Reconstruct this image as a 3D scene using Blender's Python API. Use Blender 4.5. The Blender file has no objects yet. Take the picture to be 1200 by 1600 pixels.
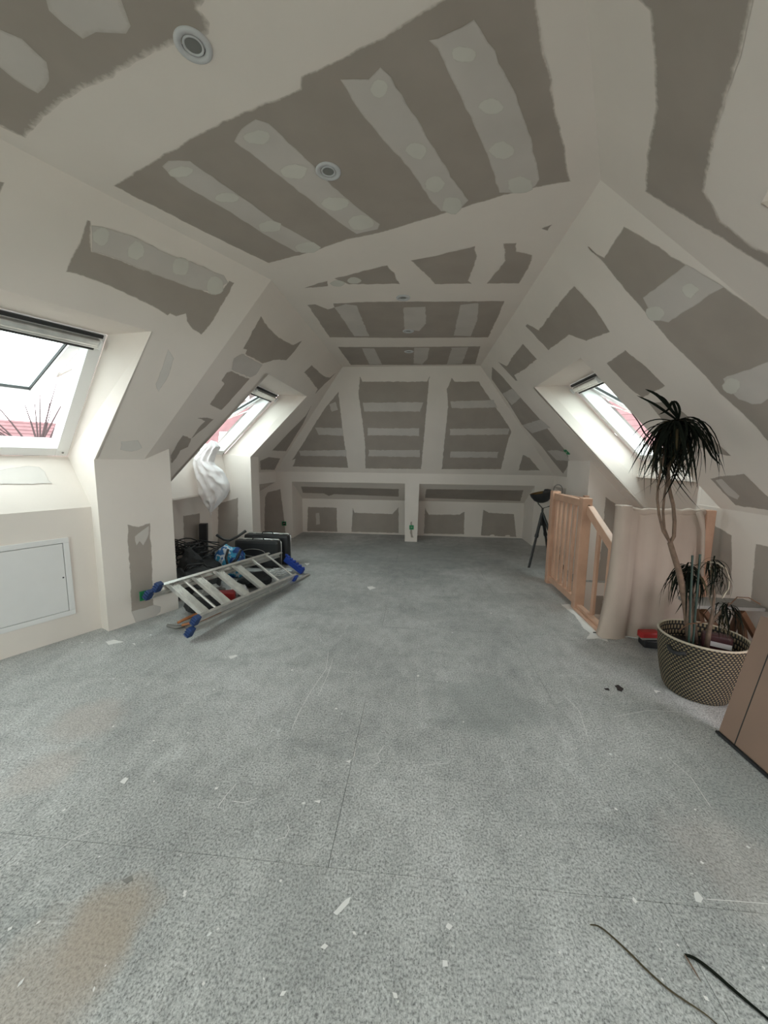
import bpy, bmesh, math, random
from mathutils import Vector as V, Matrix, noise
from mathutils.geometry import tessellate_polygon
random.seed(7)
S = bpy.context.scene
COL = S.collection
R = math.radians
# ------------------------------------------------------------------ camera
CAM_H, PITCH, YAW, ROLL, FPX = 1.3, 7.67, -5.05, 0.71, 604.0
cd = bpy.data.cameras.new('camera'); cam = bpy.data.objects.new('camera', cd); COL.objects.link(cam)
cd.sensor_fit = 'VERTICAL'; cd.sensor_height = 32.0; cd.lens = 32.0 * FPX / 1600.0; cd.clip_start = 0.02; cd.clip_end = 300
cam.matrix_world = (Matrix.Translation((0, 0, CAM_H)) @ Matrix.Rotation(R(-YAW), 4, 'Z')
                    @ Matrix.Rotation(R(90 - PITCH), 4, 'X') @ Matrix.Rotation(R(ROLL), 4, 'Z'))
S.camera = cam
# ------------------------------------------------------------------ world, light, exposure
w = bpy.data.worlds.new('world'); S.world = w; w.use_nodes = True
wn = w.node_tree; wn.nodes.clear()
wo = wn.nodes.new('ShaderNodeOutputWorld'); bg = wn.nodes.new('ShaderNodeBackground')
tcw = wn.nodes.new('ShaderNodeTexCoord'); nzw = wn.nodes.new('ShaderNodeTexNoise'); rpw = wn.nodes.new('ShaderNodeValToRGB')
nzw.inputs['Scale'].default_value = 1.6; nzw.inputs['Detail'].default_value = 4
rpw.color_ramp.elements[0].color = (0.95, 0.91, 0.97, 1); rpw.color_ramp.elements[1].color = (1, 0.955, 0.965, 1)
wn.links.new(tcw.outputs['Generated'], nzw.inputs['Vector']); wn.links.new(nzw.outputs['Fac'], rpw.inputs['Fac'])
wn.links.new(rpw.outputs['Color'], bg.inputs['Color']); wn.links.new(bg.outputs[0], wo.inputs[0])
bg.inputs['Strength'].default_value = 2.2
S.view_settings.view_transform = 'Standard'; S.view_settings.look = 'None'
S.view_settings.gamma = 1.0; S.view_settings.use_curve_mapping = False
S.view_settings.exposure = 1.97
S.cycles.use_denoising = True
S.cycles.max_bounces = 14; S.cycles.diffuse_bounces = 12; S.cycles.transparent_max_bounces = 12
S.cycles.caustics_reflective = False; S.cycles.caustics_refractive = False
S.cycles.sample_clamp_indirect = 4.0
# ------------------------------------------------------------------ measured geometry (metres)
H = 2.44; aL, aR = -0.977, 0.708; TH = R(26.4)
U = V((math.sin(TH), math.cos(TH), 0)); N = V((math.cos(TH), -math.sin(TH), 0)); X = V((1, 0, 0)); Y = V((0, 1, 0)); Z = V((0, 0, 1))
P1 = V((aL, 2.59, H)); P2 = V((aR, 1.81, H)); CP = V((0, 0, CAM_H))
NW = (P2 - P1).dot(N); SB = -4.6
YC, YK, YB, ZK, ZL, ZR = 4.936, 6.127, 6.678, 1.095, 0.934, 0.605
XL, XR = aL - (H - ZK), aR + (H - ZK)
def nl(n, s, z): return V((P1.x, P1.y, 0)) + N * n + U * s + Z * z          # near-wing coordinates
Rm = cam.matrix_world.to_3x3()
def ray(u, v): return Rm @ V(((u - 600) / FPX, -(v - 800) / FPX, -1))
def hit(u, v, o, n):
    d = ray(u, v); o = V(o); n = V(n); return CP + d * ((o - CP).dot(n) / d.dot(n))
def at(u, v, y): return hit(u, v, (0, y, 0), Y)
def fl(u, v, z=0.0): return hit(u, v, (0, 0, z), Z)
# ------------------------------------------------------------------ materials
def srgb(c): return tuple(((x / 255) / 12.92 if x <= 10 else ((x / 255 + .055) / 1.055) ** 2.4) for x in c) + (1,)
MATS = {}
def mat(name, c, rough=.7, metal=0, var=.06, scale=8, bump=0, bscale=60, spec=.5, emit=None):
    m = bpy.data.materials.new(name); m.use_nodes = True; nt = m.node_tree; b = nt.nodes['Principled BSDF']
    c = tuple(c[:3])
    tc = nt.nodes.new('ShaderNodeTexCoord'); nz = nt.nodes.new('ShaderNodeTexNoise'); nz.inputs['Scale'].default_value = scale
    nz.inputs['Detail'].default_value = 5; rp = nt.nodes.new('ShaderNodeValToRGB')
    rp.color_ramp.elements[0].position = .3; rp.color_ramp.elements[1].position = .7
    rp.color_ramp.elements[0].color = tuple(x * (1 - var) for x in c) + (1,); rp.color_ramp.elements[1].color = tuple(min(1, x * (1 + var)) for x in c) + (1,)
    nt.links.new(tc.outputs['Object'], nz.inputs['Vector']); nt.links.new(nz.outputs['Fac'], rp.inputs['Fac']); nt.links.new(rp.outputs['Color'], b.inputs['Base Color'])
    b.inputs['Roughness'].default_value = rough; b.inputs['Metallic'].default_value = metal; b.inputs['Specular IOR Level'].default_value = spec
    if bump:
        n2 = nt.nodes.new('ShaderNodeTexNoise'); n2.inputs['Scale'].default_value = bscale; n2.inputs['Detail'].default_value = 3
        bp = nt.nodes.new('ShaderNodeBump'); bp.inputs['Strength'].default_value = bump; bp.inputs['Distance'].default_value = .01
        nt.links.new(tc.outputs['Object'], n2.inputs['Vector']); nt.links.new(n2.outputs['Fac'], bp.inputs['Height']); nt.links.new(bp.outputs[0], b.inputs['Normal'])
    MATS[name] = m; return m
MUD = (.755, .687, .632); BOARD = (.37, .322, .285)
M_mud = mat('joint_filler', MUD, .85, var=.035, scale=2.2, bump=.05, bscale=30, spec=.25)
def patch_mat(name, c):
    m = mat(name, c, .9, var=.05, scale=5, spec=.2); nt = m.node_tree; b = nt.nodes['Principled BSDF']; rp = [n for n in nt.nodes if n.type == 'VALTORGB'][0]
    at_ = nt.nodes.new('ShaderNodeAttribute'); at_.attribute_name = 'edge'
    tc = [n for n in nt.nodes if n.type == 'TEX_COORD'][0]; nz = nt.nodes.new('ShaderNodeTexNoise'); nz.inputs['Scale'].default_value = 55; nz.inputs['Detail'].default_value = 3
    nt.links.new(tc.outputs['Object'], nz.inputs['Vector'])
    ad = nt.nodes.new('ShaderNodeMath'); ad.operation = 'ADD'; nt.links.new(at_.outputs['Fac'], ad.inputs[0]); nt.links.new(nz.outputs['Fac'], ad.inputs[1])
    mr = nt.nodes.new('ShaderNodeMapRange'); mr.inputs[1].default_value = .35; mr.inputs[2].default_value = 1.05; nt.links.new(ad.outputs[0], mr.inputs[0])
    mx = nt.nodes.new('ShaderNodeMix'); mx.data_type = 'RGBA'; mx.inputs['A'].default_value = MUD + (1,) if 'filler' not in name else tuple((x + y) / 2 for x, y in zip(c, BOARD)) + (1,)
    nt.links.new(mr.outputs[0], mx.inputs['Factor']); nt.links.new(rp.outputs['Color'], mx.inputs['B']); nt.links.new(mx.outputs['Result'], b.inputs['Base Color'])
    return m
M_board = patch_mat('plasterboard_paper', BOARD)
M_strip = patch_mat('thin_filler_coat', (.57, .525, .49))
M_dot = patch_mat('thick_filler_dab', (.63, .605, .55))
M_white = mat('white_window_paint', (.82, .82, .81), .35, var=.02)
M_hatch = mat('white_hatch_paint', (.74, .725, .715), .5, var=.015)
M_alu = mat('brushed_aluminium', (.78, .77, .74), .32, metal=.85, var=.1, scale=20)
M_dark = mat('dark_gap', (.03, .03, .03), .8)
M_wood = mat('beech_wood', (.55, .335, .235), .5, var=.14, scale=6, bump=.03)
M_cloth = mat('beige_dust_sheet', (.50, .40, .335), .8, var=.06, scale=5)
M_sheet = mat('white_cotton', (.82, .80, .80), .9, var=.04, bump=.08, bscale=25)
M_black = mat('black_plastic', (.016, .016, .017), .45, var=.2)
M_blackm = mat('black_matte', (.02, .02, .021), .8, var=.3)
M_blue = mat('blue_rubber', (.015, .04, .13), .55, var=.2)
M_blueb = mat('bright_blue_plastic', (.02, .06, .35), .4, var=.2)
M_red = mat('red_plastic', (.38, .02, .02), .4, var=.15)
M_green = mat('green_plastic', (.01, .22, .08), .5, var=.15)
M_leaf = mat('dracaena_leaf', (.006, .008, .005), .85, var=.4, scale=12, spec=.12)
M_leafb = mat('brown_leaf_tip', (.05, .035, .012), .6, var=.4)
M_stem = mat('grey_brown_stem', (.15, .097, .068), .85, var=.25, scale=40, bump=.3, bscale=90)
M_pale = mat('pale_dry_stem', (.42, .36, .28), .8, var=.2)
M_stake = mat('dark_green_stake', (.015, .035, .025), .5, var=.2)
M_soil = mat('dark_soil', (.02, .015, .012), .95, var=.4, bump=.5, bscale=80)
M_card = mat('brown_coated_panel', (.27, .175, .13), .6, var=.06, scale=5)
M_gold = mat('gold_paint', (.12, .07, .02), .35, metal=.6)
M_brown = mat('stained_wood', (.10, .045, .02), .6, var=.3)
M_grey = mat('grey_worn_board', (.22, .21, .195), .6, var=.15)
M_roof = mat('red_roof_tiles', (.098, .052, .052), .8, var=.2, scale=3)
M_brick = mat('pinkish_brick', (.105, .06, .06), .85, var=.2, scale=6)
M_render = mat('pale_render', (.11, .09, .09), .9)
M_bark = mat('bare_branch', (.035, .025, .025), .9)
M_orange = mat('orange_handle', (.5, .19, .07), .5, var=.2)
M_plaster = mat('white_plaster_spill', (.78, .76, .74), .9)
M_beige = mat('pale_sack', (.45, .40, .33), .9, var=.15, bump=.2)
M_burg = mat('burgundy_bag', (.05, .012, .014), .5, var=.3)
M_lens = mat('frosted_lamp_lens', (.2, .2, .19), .3)
M_ring = mat('white_lamp_ring', (.55, .55, .56), .4)
def glass():
    m = bpy.data.materials.new('window_glass'); m.use_nodes = True; nt = m.node_tree; nt.nodes.clear()
    o = nt.nodes.new('ShaderNodeOutputMaterial'); t = nt.nodes.new('ShaderNodeBsdfTransparent'); t.inputs[0].default_value = (.80, .90, .875, 1)
    g = nt.nodes.new('ShaderNodeBsdfGlossy'); g.inputs['Roughness'].default_value = .02; mx = nt.nodes.new('ShaderNodeMixShader'); mx.inputs[0].default_value = .05
    nt.links.new(t.outputs[0], mx.inputs[1]); nt.links.new(g.outputs[0], mx.inputs[2]); nt.links.new(mx.outputs[0], o.inputs[0]); return m
M_glass = glass()
def floor_mat():
    m = bpy.data.materials.new('chipboard_floor'); m.use_nodes = True; nt = m.node_tree; b = nt.nodes['Principled BSDF']; L = nt.links.new
    geo = nt.nodes.new('ShaderNodeNewGeometry')
    def nz(sc, det=4, stretch=None, rough=.5):
        n = nt.nodes.new('ShaderNodeTexNoise'); n.inputs['Scale'].default_value = sc; n.inputs['Detail'].default_value = det; n.inputs['Roughness'].default_value = rough
        if stretch:
            mp = nt.nodes.new('ShaderNodeMapping'); mp.inputs['Scale'].default_value = stretch; L(geo.outputs['Position'], mp.inputs['Vector']); L(mp.outputs[0], n.inputs['Vector'])
        else: L(geo.outputs['Position'], n.inputs['Vector'])
        return n
    def ramp(src, p):
        r = nt.nodes.new('ShaderNodeValToRGB'); e = r.color_ramp.elements
        e[0].position, e[0].color = p[0][0], tuple(p[0][1]) + (1,); e[1].position, e[1].color = p[-1][0], tuple(p[-1][1]) + (1,)
        for q in p[1:-1]:
            k = e.new(q[0]); k.color = tuple(q[1]) + (1,)
        L(src, r.inputs['Fac']); return r
    def mix(a, bb, f, mode='MIX'):
        x = nt.nodes.new('ShaderNodeMix'); x.data_type = 'RGBA'; x.blend_type = mode
        for s_, k in ((a, 'A'), (bb, 'B')):
            if isinstance(s_, tuple): x.inputs[k].default_value = s_ + (1,)
            else: L(s_, x.inputs[k])
        if isinstance(f, float): x.inputs['Factor'].default_value = f
        else: L(f, x.inputs['Factor'])
        return x.outputs['Result']
    base = ramp(nz(1.3, 6, rough=.6).outputs['Fac'], [(.3, (.335, .336, .33)), (.5, (.44, .44, .43)), (.7, (.55, .545, .54))]).outputs['Color']
    fine = ramp(nz(150, 4, (1, .8, 1), .7).outputs['Fac'], [(.33, (.42, .42, .42)), (.5, (1, 1, 1)), (.67, (1.3, 1.3, 1.3))]).outputs['Color']
    c = mix(base, fine, .8, 'MULTIPLY'); mot = ramp(nz(9, 6, (1.5, .8, 1), .7).outputs['Fac'], [(.3, (.82, .82, .82)), (.5, (1, 1, 1)), (.7, (1.12, 1.12, 1.12))]).outputs['Color']; c = mix(c, mot, 1.0, 'MULTIPLY')
    vo = nt.nodes.new('ShaderNodeTexVoronoi'); vo.inputs['Scale'].default_value = 110; L(geo.outputs['Position'], vo.inputs['Vector'])
    fk = ramp(vo.outputs['Distance'], [(.13, (.34, .34, .35)), (.25, (1, 1, 1))]).outputs['Color']
    sel = ramp(nz(38, 2).outputs['Fac'], [(.47, (0, 0, 0)), (.57, (1, 1, 1))]).outputs['Color']
    c2 = mix(c, fk, .85, 'MULTIPLY'); c = mix(c, c2, sel)
    vo2 = nt.nodes.new('ShaderNodeTexVoronoi'); vo2.inputs['Scale'].default_value = 60; L(geo.outputs['Position'], vo2.inputs['Vector'])
    lt = ramp(vo2.outputs['Distance'], [(.10, (1, 1, 1)), (.3, (0, 0, 0))]).outputs['Color']; c = mix(c, (.5, .5, .49), mix((0., 0., 0.), lt, .35))
    for sc_, st_ in ((3.1, (1, 1.6, 1)), (4.3, (1.7, .8, 1))):
        rn = nz(sc_, 2.5, st_, .45); ab = nt.nodes.new('ShaderNodeMath'); ab.operation = 'SUBTRACT'; ab.inputs[1].default_value = .5; L(rn.outputs['Fac'], ab.inputs[0])
        a2 = nt.nodes.new('ShaderNodeMath'); a2.operation = 'ABSOLUTE'; L(ab.outputs[0], a2.inputs[0]); ln_ = ramp(a2.outputs[0], [(.0012, (1, 1, 1)), (.0035, (0, 0, 0))]).outputs['Color']
        gm = ramp(nz(2.2, 6, None, .7).outputs['Fac'], [(.5, (0, 0, 0)), (.62, (1, 1, 1))]).outputs['Color']; c = mix(c, (.72, .73, .72), mix((0., 0., 0.), mix(ln_, gm, 1.0, 'MULTIPLY'), .55))
    # pale scuffs drawn out along the room, darker trodden smudges, brown stains
    sc = ramp(nz(5, 7, (1.6, .6, 1), .75).outputs['Fac'], [(.58, (0, 0, 0)), (.75, (1, 1, 1))]).outputs['Color']; c = mix(c, (.68, .69, .68), mix((0., 0., 0.), sc, .6))
    dk = ramp(nz(2.4, 8, (.6, 1.8, 1), .7).outputs['Fac'], [(.55, (0, 0, 0)), (.72, (1, 1, 1))]).outputs['Color']; c = mix(c, (.19, .20, .195), mix((0., 0., 0.), dk, .5))
    sp = ramp(nz(23, 2).outputs['Fac'], [(.755, (0, 0, 0)), (.78, (1, 1, 1))]).outputs['Color']; c = mix(c, (.8, .8, .79), sp)
    for (px, py), rr, col, k in [(fl(160, 1450), .2, (.33, .27, .21), .75), (fl(60, 1560), .2, (.30, .26, .215), .6), (fl(20, 1530), .14, (.30, .26, .215), .6), (fl(140, 1125), .13, (.36, .30, .26), .4), (fl(70, 1205), .12, (.36, .30, .26), .4), (fl(690, 900)[:2] and fl(660, 880), .9, (.17, .19, .19), .35), (fl(1150, 1350), .22, (.36, .31, .28), .35)] if False else [(tuple(fl(u_, v_))[:2], r_, c_, k_) for u_, v_, r_, c_, k_ in [(175, 1430, .11, (.40, .335, .275), .8), (150, 1490, .09, (.40, .335, .275), .75), (40, 1560, .17, (.42, .36, .31), .7), (140, 1125, .16, (.5, .43, .39), .4), (70, 1205, .13, (.5, .43, .39), .4), (1150, 1350, .2, (.5, .44, .41), .35), (640, 865, 1.1, (.2, .22, .215), .45), (760, 1100, .28, (.26, .275, .265), .5), (450, 1430, .15, (.27, .275, .27), .28), (790, 1480, .14, (.28, .285, .28), .22), (1190, 1250, .25, (.3, .32, .315), .4)]]:
        vs = nt.nodes.new('ShaderNodeVectorMath'); vs.operation = 'SUBTRACT'; vs.inputs[1].default_value = (px, py, 0); L(geo.outputs['Position'], vs.inputs[0])
        le = nt.nodes.new('ShaderNodeVectorMath'); le.operation = 'LENGTH'; L(vs.outputs[0], le.inputs[0])
        ns = nz(6, 4); a1 = nt.nodes.new('ShaderNodeMath'); a1.operation = 'MULTIPLY_ADD'; a1.inputs[1].default_value = rr * 1.4; L(ns.outputs['Fac'], a1.inputs[0]); L(le.outputs['Value'], a1.inputs[2])
        mr = nt.nodes.new('ShaderNodeMapRange'); mr.inputs[1].default_value = rr * 1.9; mr.inputs[2].default_value = rr * 1.3; mr.inputs[3].default_value = 0; mr.inputs[4].default_value = k; L(a1.outputs[0], mr.inputs[0])
        c = mix(c, mix(c, mix((2., 2., 2.), fine, .0), .0), 0.0) if False else mix(c, col, mr.outputs[0])
    c = mix(c, fine, .5, 'MULTIPLY')
    L(c, b.inputs['Base Color']); b.inputs['Roughness'].default_value = .62; b.inputs['Specular IOR Level'].default_value = .4
    bp = nt.nodes.new('ShaderNodeBump'); bp.inputs['Strength'].default_value = .25; bp.inputs['Distance'].default_value = .004; L(nz(90, 3).outputs['Fac'], bp.inputs['Height']); L(bp.outputs[0], b.inputs['Normal'])
    return m
M_floor = floor_mat()
def basket_mat():
    m = bpy.data.materials.new('woven_rope'); m.use_nodes = True; nt = m.node_tree; b = nt.nodes['Principled BSDF']; L = nt.links.new
    uv = nt.nodes.new('ShaderNodeUVMap'); uv.uv_map = 'UVMap'; sx = nt.nodes.new('ShaderNodeSeparateXYZ'); L(uv.outputs[0], sx.inputs[0])
    def M(op, a, c, d=None):
        n = nt.nodes.new('ShaderNodeMath'); n.operation = op
        for i, q in enumerate((a, c, d)):
            if q is None: continue
            if isinstance(q, (int, float)): n.inputs[i].default_value = q
            else: L(q, n.inputs[i])
        return n.outputs[0]
    row = M('MULTIPLY', sx.outputs['Y'], 27.0); rf = M('FLOOR', row, 0.0); rr = M('FRACT', row, 0.0)
    cx = M('MULTIPLY_ADD', sx.outputs['X'], 62.0, M('MULTIPLY', rf, .5)); cf = M('FRACT', cx, 0.0)
    light = M('LESS_THAN', M('ABSOLUTE', M('SUBTRACT', cf, .5), 0.0), .25)
    light = M('MULTIPLY', light, M('LESS_THAN', M('ABSOLUTE', M('SUBTRACT', rr, .5), 0.0), .36))
    mx = nt.nodes.new('ShaderNodeMix'); mx.data_type = 'RGBA'; mx.inputs['A'].default_value = (.010, .008, .007, 1); mx.inputs['B'].default_value = (.25, .19, .11, 1); L(light, mx.inputs['Factor']); L(mx.outputs['Result'], b.inputs['Base Color'])
    hb = M('SUBTRACT', 1.0, M('MULTIPLY', M('ABSOLUTE', M('SUBTRACT', rr, .5), 0.0), 2.0)); bp = nt.nodes.new('ShaderNodeBump'); bp.inputs['Strength'].default_value = .8; bp.inputs['Distance'].default_value = .006; L(hb, bp.inputs['Height']); L(bp.outputs[0], b.inputs['Normal'])
    b.inputs['Roughness'].default_value = .8; return m
M_basket = basket_mat()
# ------------------------------------------------------------------ mesh helpers
class MB:
    def __init__(s): s.v = []; s.f = []
    def add(s, vs, fs):
        o = len(s.v); s.v += [V(p) for p in vs]; s.f += [tuple(i + o for i in f) for f in fs]; return s
    def quad(s, a, b, c, d): return s.add([a, b, c, d], [(0, 1, 2, 3)])
    def box(s, c, ax, ay, az, bev=0):
        """c centre, ax/ay/az full edge vectors"""
        c = V(c); ax, ay, az = V(ax) / 2, V(ay) / 2, V(az) / 2
        if bev <= 0:
            p = [c + ax * i + ay * j + az * k for k in (-1, 1) for j in (-1, 1) for i in (-1, 1)]
            return s.add(p, [(0, 2, 3, 1), (4, 5, 7, 6), (0, 1, 5, 4), (2, 6, 7, 3), (0, 4, 6, 2), (1, 3, 7, 5)])
        bm = bmesh.new(); bmesh.ops.create_cube(bm, size=2)
        for q in bm.verts: q.co = V((q.co.x * ax.length, q.co.y * ay.length, q.co.z * az.length))
        bmesh.ops.bevel(bm, geom=bm.edges[:], offset=bev, segments=2, affect='EDGES', profile=.6)
        ux, uy, uz = ax.normalized(), ay.normalized(), az.normalized()
        bm.verts.index_update()
        s.add([c + ux * q.co.x + uy * q.co.y + uz * q.co.z for q in bm.verts], [tuple(q.index for q in f.verts) for f in bm.faces]); bm.free(); return s
    def bar(s, a, b, w, h, up=Z, bev=0):
        a, b = V(a), V(b); d = (b - a); x = d.normalized(); y = V(up).cross(x).normalized(); z = x.cross(y)
        return s.box((a + b) / 2, d, y * w, z * h, bev)
    def tube(s, pts, r, n=8, cap=True):
        pts = [V(p) for p in pts]; rs = r if isinstance(r, (list, tuple)) else [r] * len(pts); vs = []; up = V((.3, .2, .9)).normalized()
        for i, p in enumerate(pts):
            t = (pts[min(i + 1, len(pts) - 1)] - pts[max(i - 1, 0)]).normalized(); x = up.cross(t)
            if x.length < 1e-3: x = X.cross(t)
            x.normalize(); y = t.cross(x); up = y if abs(y.dot(up)) < .2 else up
            vs += [p + (x * math.cos(2 * math.pi * k / n) + y * math.sin(2 * math.pi * k / n)) * rs[i] for k in range(n)]
        fs = [(i * n + k, i * n + (k + 1) % n, (i + 1) * n + (k + 1) % n, (i + 1) * n + k) for i in range(len(pts) - 1) for k in range(n)]
        if cap: fs += [tuple(range(n))[::-1], tuple(range((len(pts) - 1) * n, len(pts) * n))]
        return s.add(vs, fs)
    def lathe(s, prof, c, n=32, ax=None):
        c = V(c); q = (V(ax).to_track_quat('Z', 'Y') if ax is not None else None); vs = []
        for r, z in prof:
            for k in range(n):
                p = V((r * math.cos(2 * math.pi * k / n), r * math.sin(2 * math.pi * k / n), z))
                vs.append(c + (q @ p if q else p))
        m = len(prof); return s.add(vs, [(i * n + k, i * n + (k + 1) % n, (i + 1) * n + (k + 1) % n, (i + 1) * n + k) for i in range(m - 1) for k in range(n)])
    def build(s, name, m, parent=None, smooth=False, **kw):
        me = bpy.data.meshes.new(name); me.from_pydata([tuple(p) for p in s.v], [], s.f); me.update()
        me.materials.append(m)
        if smooth: me.polygons.foreach_set('use_smooth', [True] * len(me.polygons))
        o = bpy.data.objects.new(name, me); COL.objects.link(o); tag(o, **kw)
        if parent:
            o.parent = parent; o.matrix_parent_inverse = parent.matrix_basis.inverted()
        return o
def tag(o, label=None, cat=None, group=None, kind=None):
    if label: o['label'] = label
    if cat: o['category'] = cat
    if group: o['group'] = group
    if kind: o['kind'] = kind
    return o
def thing(name, loc, label, cat, group=None, kind=None):
    o = bpy.data.objects.new(name, None); COL.objects.link(o); o.location = loc; o.empty_display_size = .05; return tag(o, label, cat, group, kind)
def solid(mb, pts, out, th=.08, holes=()):
    """flat polygon (optionally with holes) thickened away from the room along out"""
    loops = [[V(p) for p in pts]] + [[V(p) for p in h] for h in holes]
    tris = tessellate_polygon(loops); flat = [p for l in loops for p in l]; n = len(flat); out = V(out).normalized() * th
    o = len(mb.v); mb.v += flat + [p + out for p in flat]
    for t in tris: mb.f.append(tuple(i + o for i in t)); mb.f.append(tuple(i + n + o for i in reversed(t)))
    k = 0
    for l in loops:
        m = len(l)
        for i in range(m): mb.f.append((o + k + i, o + k + (i + 1) % m, o + n + k + (i + 1) % m, o + n + k + i))
        k += m
    return mb
def wall(name, polys, label, cat='wall', m=None, th=.08):
    mb = MB()
    for p in polys: solid(mb, p[0], p[1], p[2] if len(p) > 2 else th, p[3] if len(p) > 3 else ())
    o = mb.build(name, m or M_mud, None, label=label, cat=cat, kind='structure'); return o
def patch(parent, pix, plane, m, name, lift=.0012, inset=.010, jag=.005, step=.03, smooth=0, pts=None):
    o_, n_ = V(plane[0]), V(plane[1]).normalized()
    if (CP - o_).dot(n_) < 0: n_ = -n_
    P = pts or [hit(u, v, o_, n_) for u, v in pix]
    for _ in range(smooth):
        Q = []
        for i in range(len(P)):
            a, b = P[i], P[(i + 1) % len(P)]; Q += [a * .75 + b * .25, a * .25 + b * .75]
        P = Q
    ex = n_.orthogonal().normalized(); ey = n_.cross(ex); loop = []
    per = sum((P[i] - P[i - 1]).length for i in range(len(P))); step = min(max(step, per / 260), per / 14)
    for i in range(len(P)):
        a, b = P[i], P[(i + 1) % len(P)]; k = max(1, int((b - a).length / step))
        loop += [a.lerp(b, j / k) for j in range(k)]
    L2 = [((p - o_).dot(ex), (p - o_).dot(ey)) for p in loop]; M = len(L2)
    area = sum(L2[i][0] * L2[(i + 1) % M][1] - L2[(i + 1) % M][0] * L2[i][1] for i in range(M)) / 2
    if area < 0: L2.reverse(); area = -area
    inset = min(inset, area / per * .5)
    jl = []
    for x, y in L2:
        q = V((x * 22, y * 22, 3.1)); jl.append((x + noise.noise(q) * jag * 1.6, y + noise.noise(q + V((9, 4, 7))) * jag * 1.6))
    inner = []
    for i in range(M):
        ax_, ay_ = jl[i - 1]; bx, by = jl[(i + 1) % M]; dx, dy = bx - ax_, by - ay_; l = math.hypot(dx, dy) or 1
        inner.append((jl[i][0] - dy / l * inset, jl[i][1] + dx / l * inset))
    w3 = lambda p, h: o_ + ex * p[0] + ey * p[1] + n_ * h
    vs = [w3(p, lift) for p in jl] + [w3(p, lift) for p in inner]
    fs = [(i, (i + 1) % M, M + (i + 1) % M, M + i) for i in range(M)]
    tr = tessellate_polygon([[V((p[0], p[1], 0)) for p in inner]]); fs += [tuple(i + M for i in t) for t in tr]
    me = bpy.data.meshes.new(name); me.from_pydata([tuple(p) for p in vs], [], fs); me.update(); me.materials.append(m)
    a = me.attributes.new('edge', 'FLOAT', 'POINT'); a.data.foreach_set('value', [0.0] * M + [1.0] * M)
    o = bpy.data.objects.new(name, me); COL.objects.link(o); o.parent = parent; return o
def blob(c, rx, ry, n=12): return [(c[0] + rx * math.cos(2 * math.pi * k / n), c[1] + ry * math.sin(2 * math.pi * k / n)) for k in range(n)]
# ------------------------------------------------------------------ planes
PC = ((0, 0, H), Z); PNL = (P1, N - Z); PNR = (P2, -N - Z); PFL = (P1, X - Z); PFR = (P2, -X - Z)
PHIP = ((0, YC, H), V((0, -(H - ZK), -(YK - YC)))); PG = ((0, YK, 0), Y); PB = ((0, YB, 0), Y)
D0, D1 = .405, 1.16          # skylight openings: top edge and knee height as drop below the ceiling
OFF = .27 * math.sqrt(2)
# ------------------------------------------------------------------ shell
ceiling = wall('ceiling', [([P1, P2, (aR, YC, H), (aL, YC, H)], Z), ([P1, P1 + U * SB, P2 + U * SB, P2], Z)],
               'flat ceiling of taped grey plasterboard with pale filler bands over both wings of the attic', 'ceiling')
wL = [(-.56, -1.76), (-2.7, -3.9)]; D0R = .434; wR = [(-.368, -1.55), (-2.7, -3.9)]
def slope_near(side, wins, dk, s0):
    """45 degree slope strips between skylight openings in the near wing, notched down to the knee wall"""
    sg = -1 if side == 'L' else 1; n0 = 0 if side == 'L' else NW
    def q(d, s): return nl(n0 + sg * d, s, H - d)
    out = N * sg + Z; ps = [([q(0, s0), q(0, SB), q(D0, SB), q(D0, s0 + (-.2346 if 0 else 0))], out)]
    return q, out, ps
qL = lambda d, s: nl(-d, s, H - d); oL = -N + Z
sv = lambda d: -d * .4446 + .2346 * d * .8957       # valley between the two wings, left
def valL(d): return V((aL - d, 2.59 + .2346 * d, H - d))
DB = 1.27                                            # hatch wall set back behind the piers
polys = [([qL(0, 0), qL(0, SB), qL(D0, SB), valL(D0)], oL), ([valL(D0), qL(D0, wL[0][0]), qL(D1, wL[0][0] - .035), valL(D1)], oL),
         ([qL(D0, wL[0][1]), qL(D0, wL[1][0]), qL(D1, wL[1][0]), qL(D1, wL[0][1])], oL), ([qL(D0, wL[1][1]), qL(D0, SB), qL(D1, SB), qL(D1, wL[1][1])], oL)]
slope_nl = wall('wall_left_slope_near', polys, 'near sloping roof wall on the left, white filler around the big open skylight', 'wall')
# far left slope
def fl3(x, y): return V((x, y, H - (aL - x)))
OYa, OYb = 3.49, 4.706
hipx = lambda z: (aL - (H - z), YC + (H - z) * (YK - YC) / (H - ZK))
polys = [([P1, V((aL, YC, H)), fl3(aL - .39, hipx(H - .39)[1]), valL(.39)], -X + Z),
         ([valL(.39), fl3(aL - .39, OYa + .01), fl3(-2.46, OYa - .01), fl3(-2.46, 3.0), valL(1.3)], -X + Z),
         ([fl3(aL - .39, OYb), V((hipx(H - .39)[0], hipx(H - .39)[1], H - .39)), V((XL, YK, ZK)), fl3(XL, 4.954), fl3(-2.10, 4.954), fl3(-2.10, OYb)], -X + Z)]
slope_fl = wall('wall_left_slope_far', polys, 'far sloping roof wall on the left above the skylight with the hanging white cloth', 'wall')
slope_hip = wall('wall_back_slope', [([(aL, YC, H), (aR, YC, H), (XR, YK, ZK), (XL, YK, ZK)], (0, 1, 1))], 'sloping end wall of the attic with rows of grey plasterboard panels', 'wall')
qR = lambda d, s: nl(NW + d, s, H - d); oR = N + Z
def valR(d): return V((aR + d, 1.81 - .2346 * d, H - d))
DR = 1.452; s_v = (valR(D0) - V((P1.x, P1.y, 0))).dot(U)
sP2 = (P2 - P1).dot(U)
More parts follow.
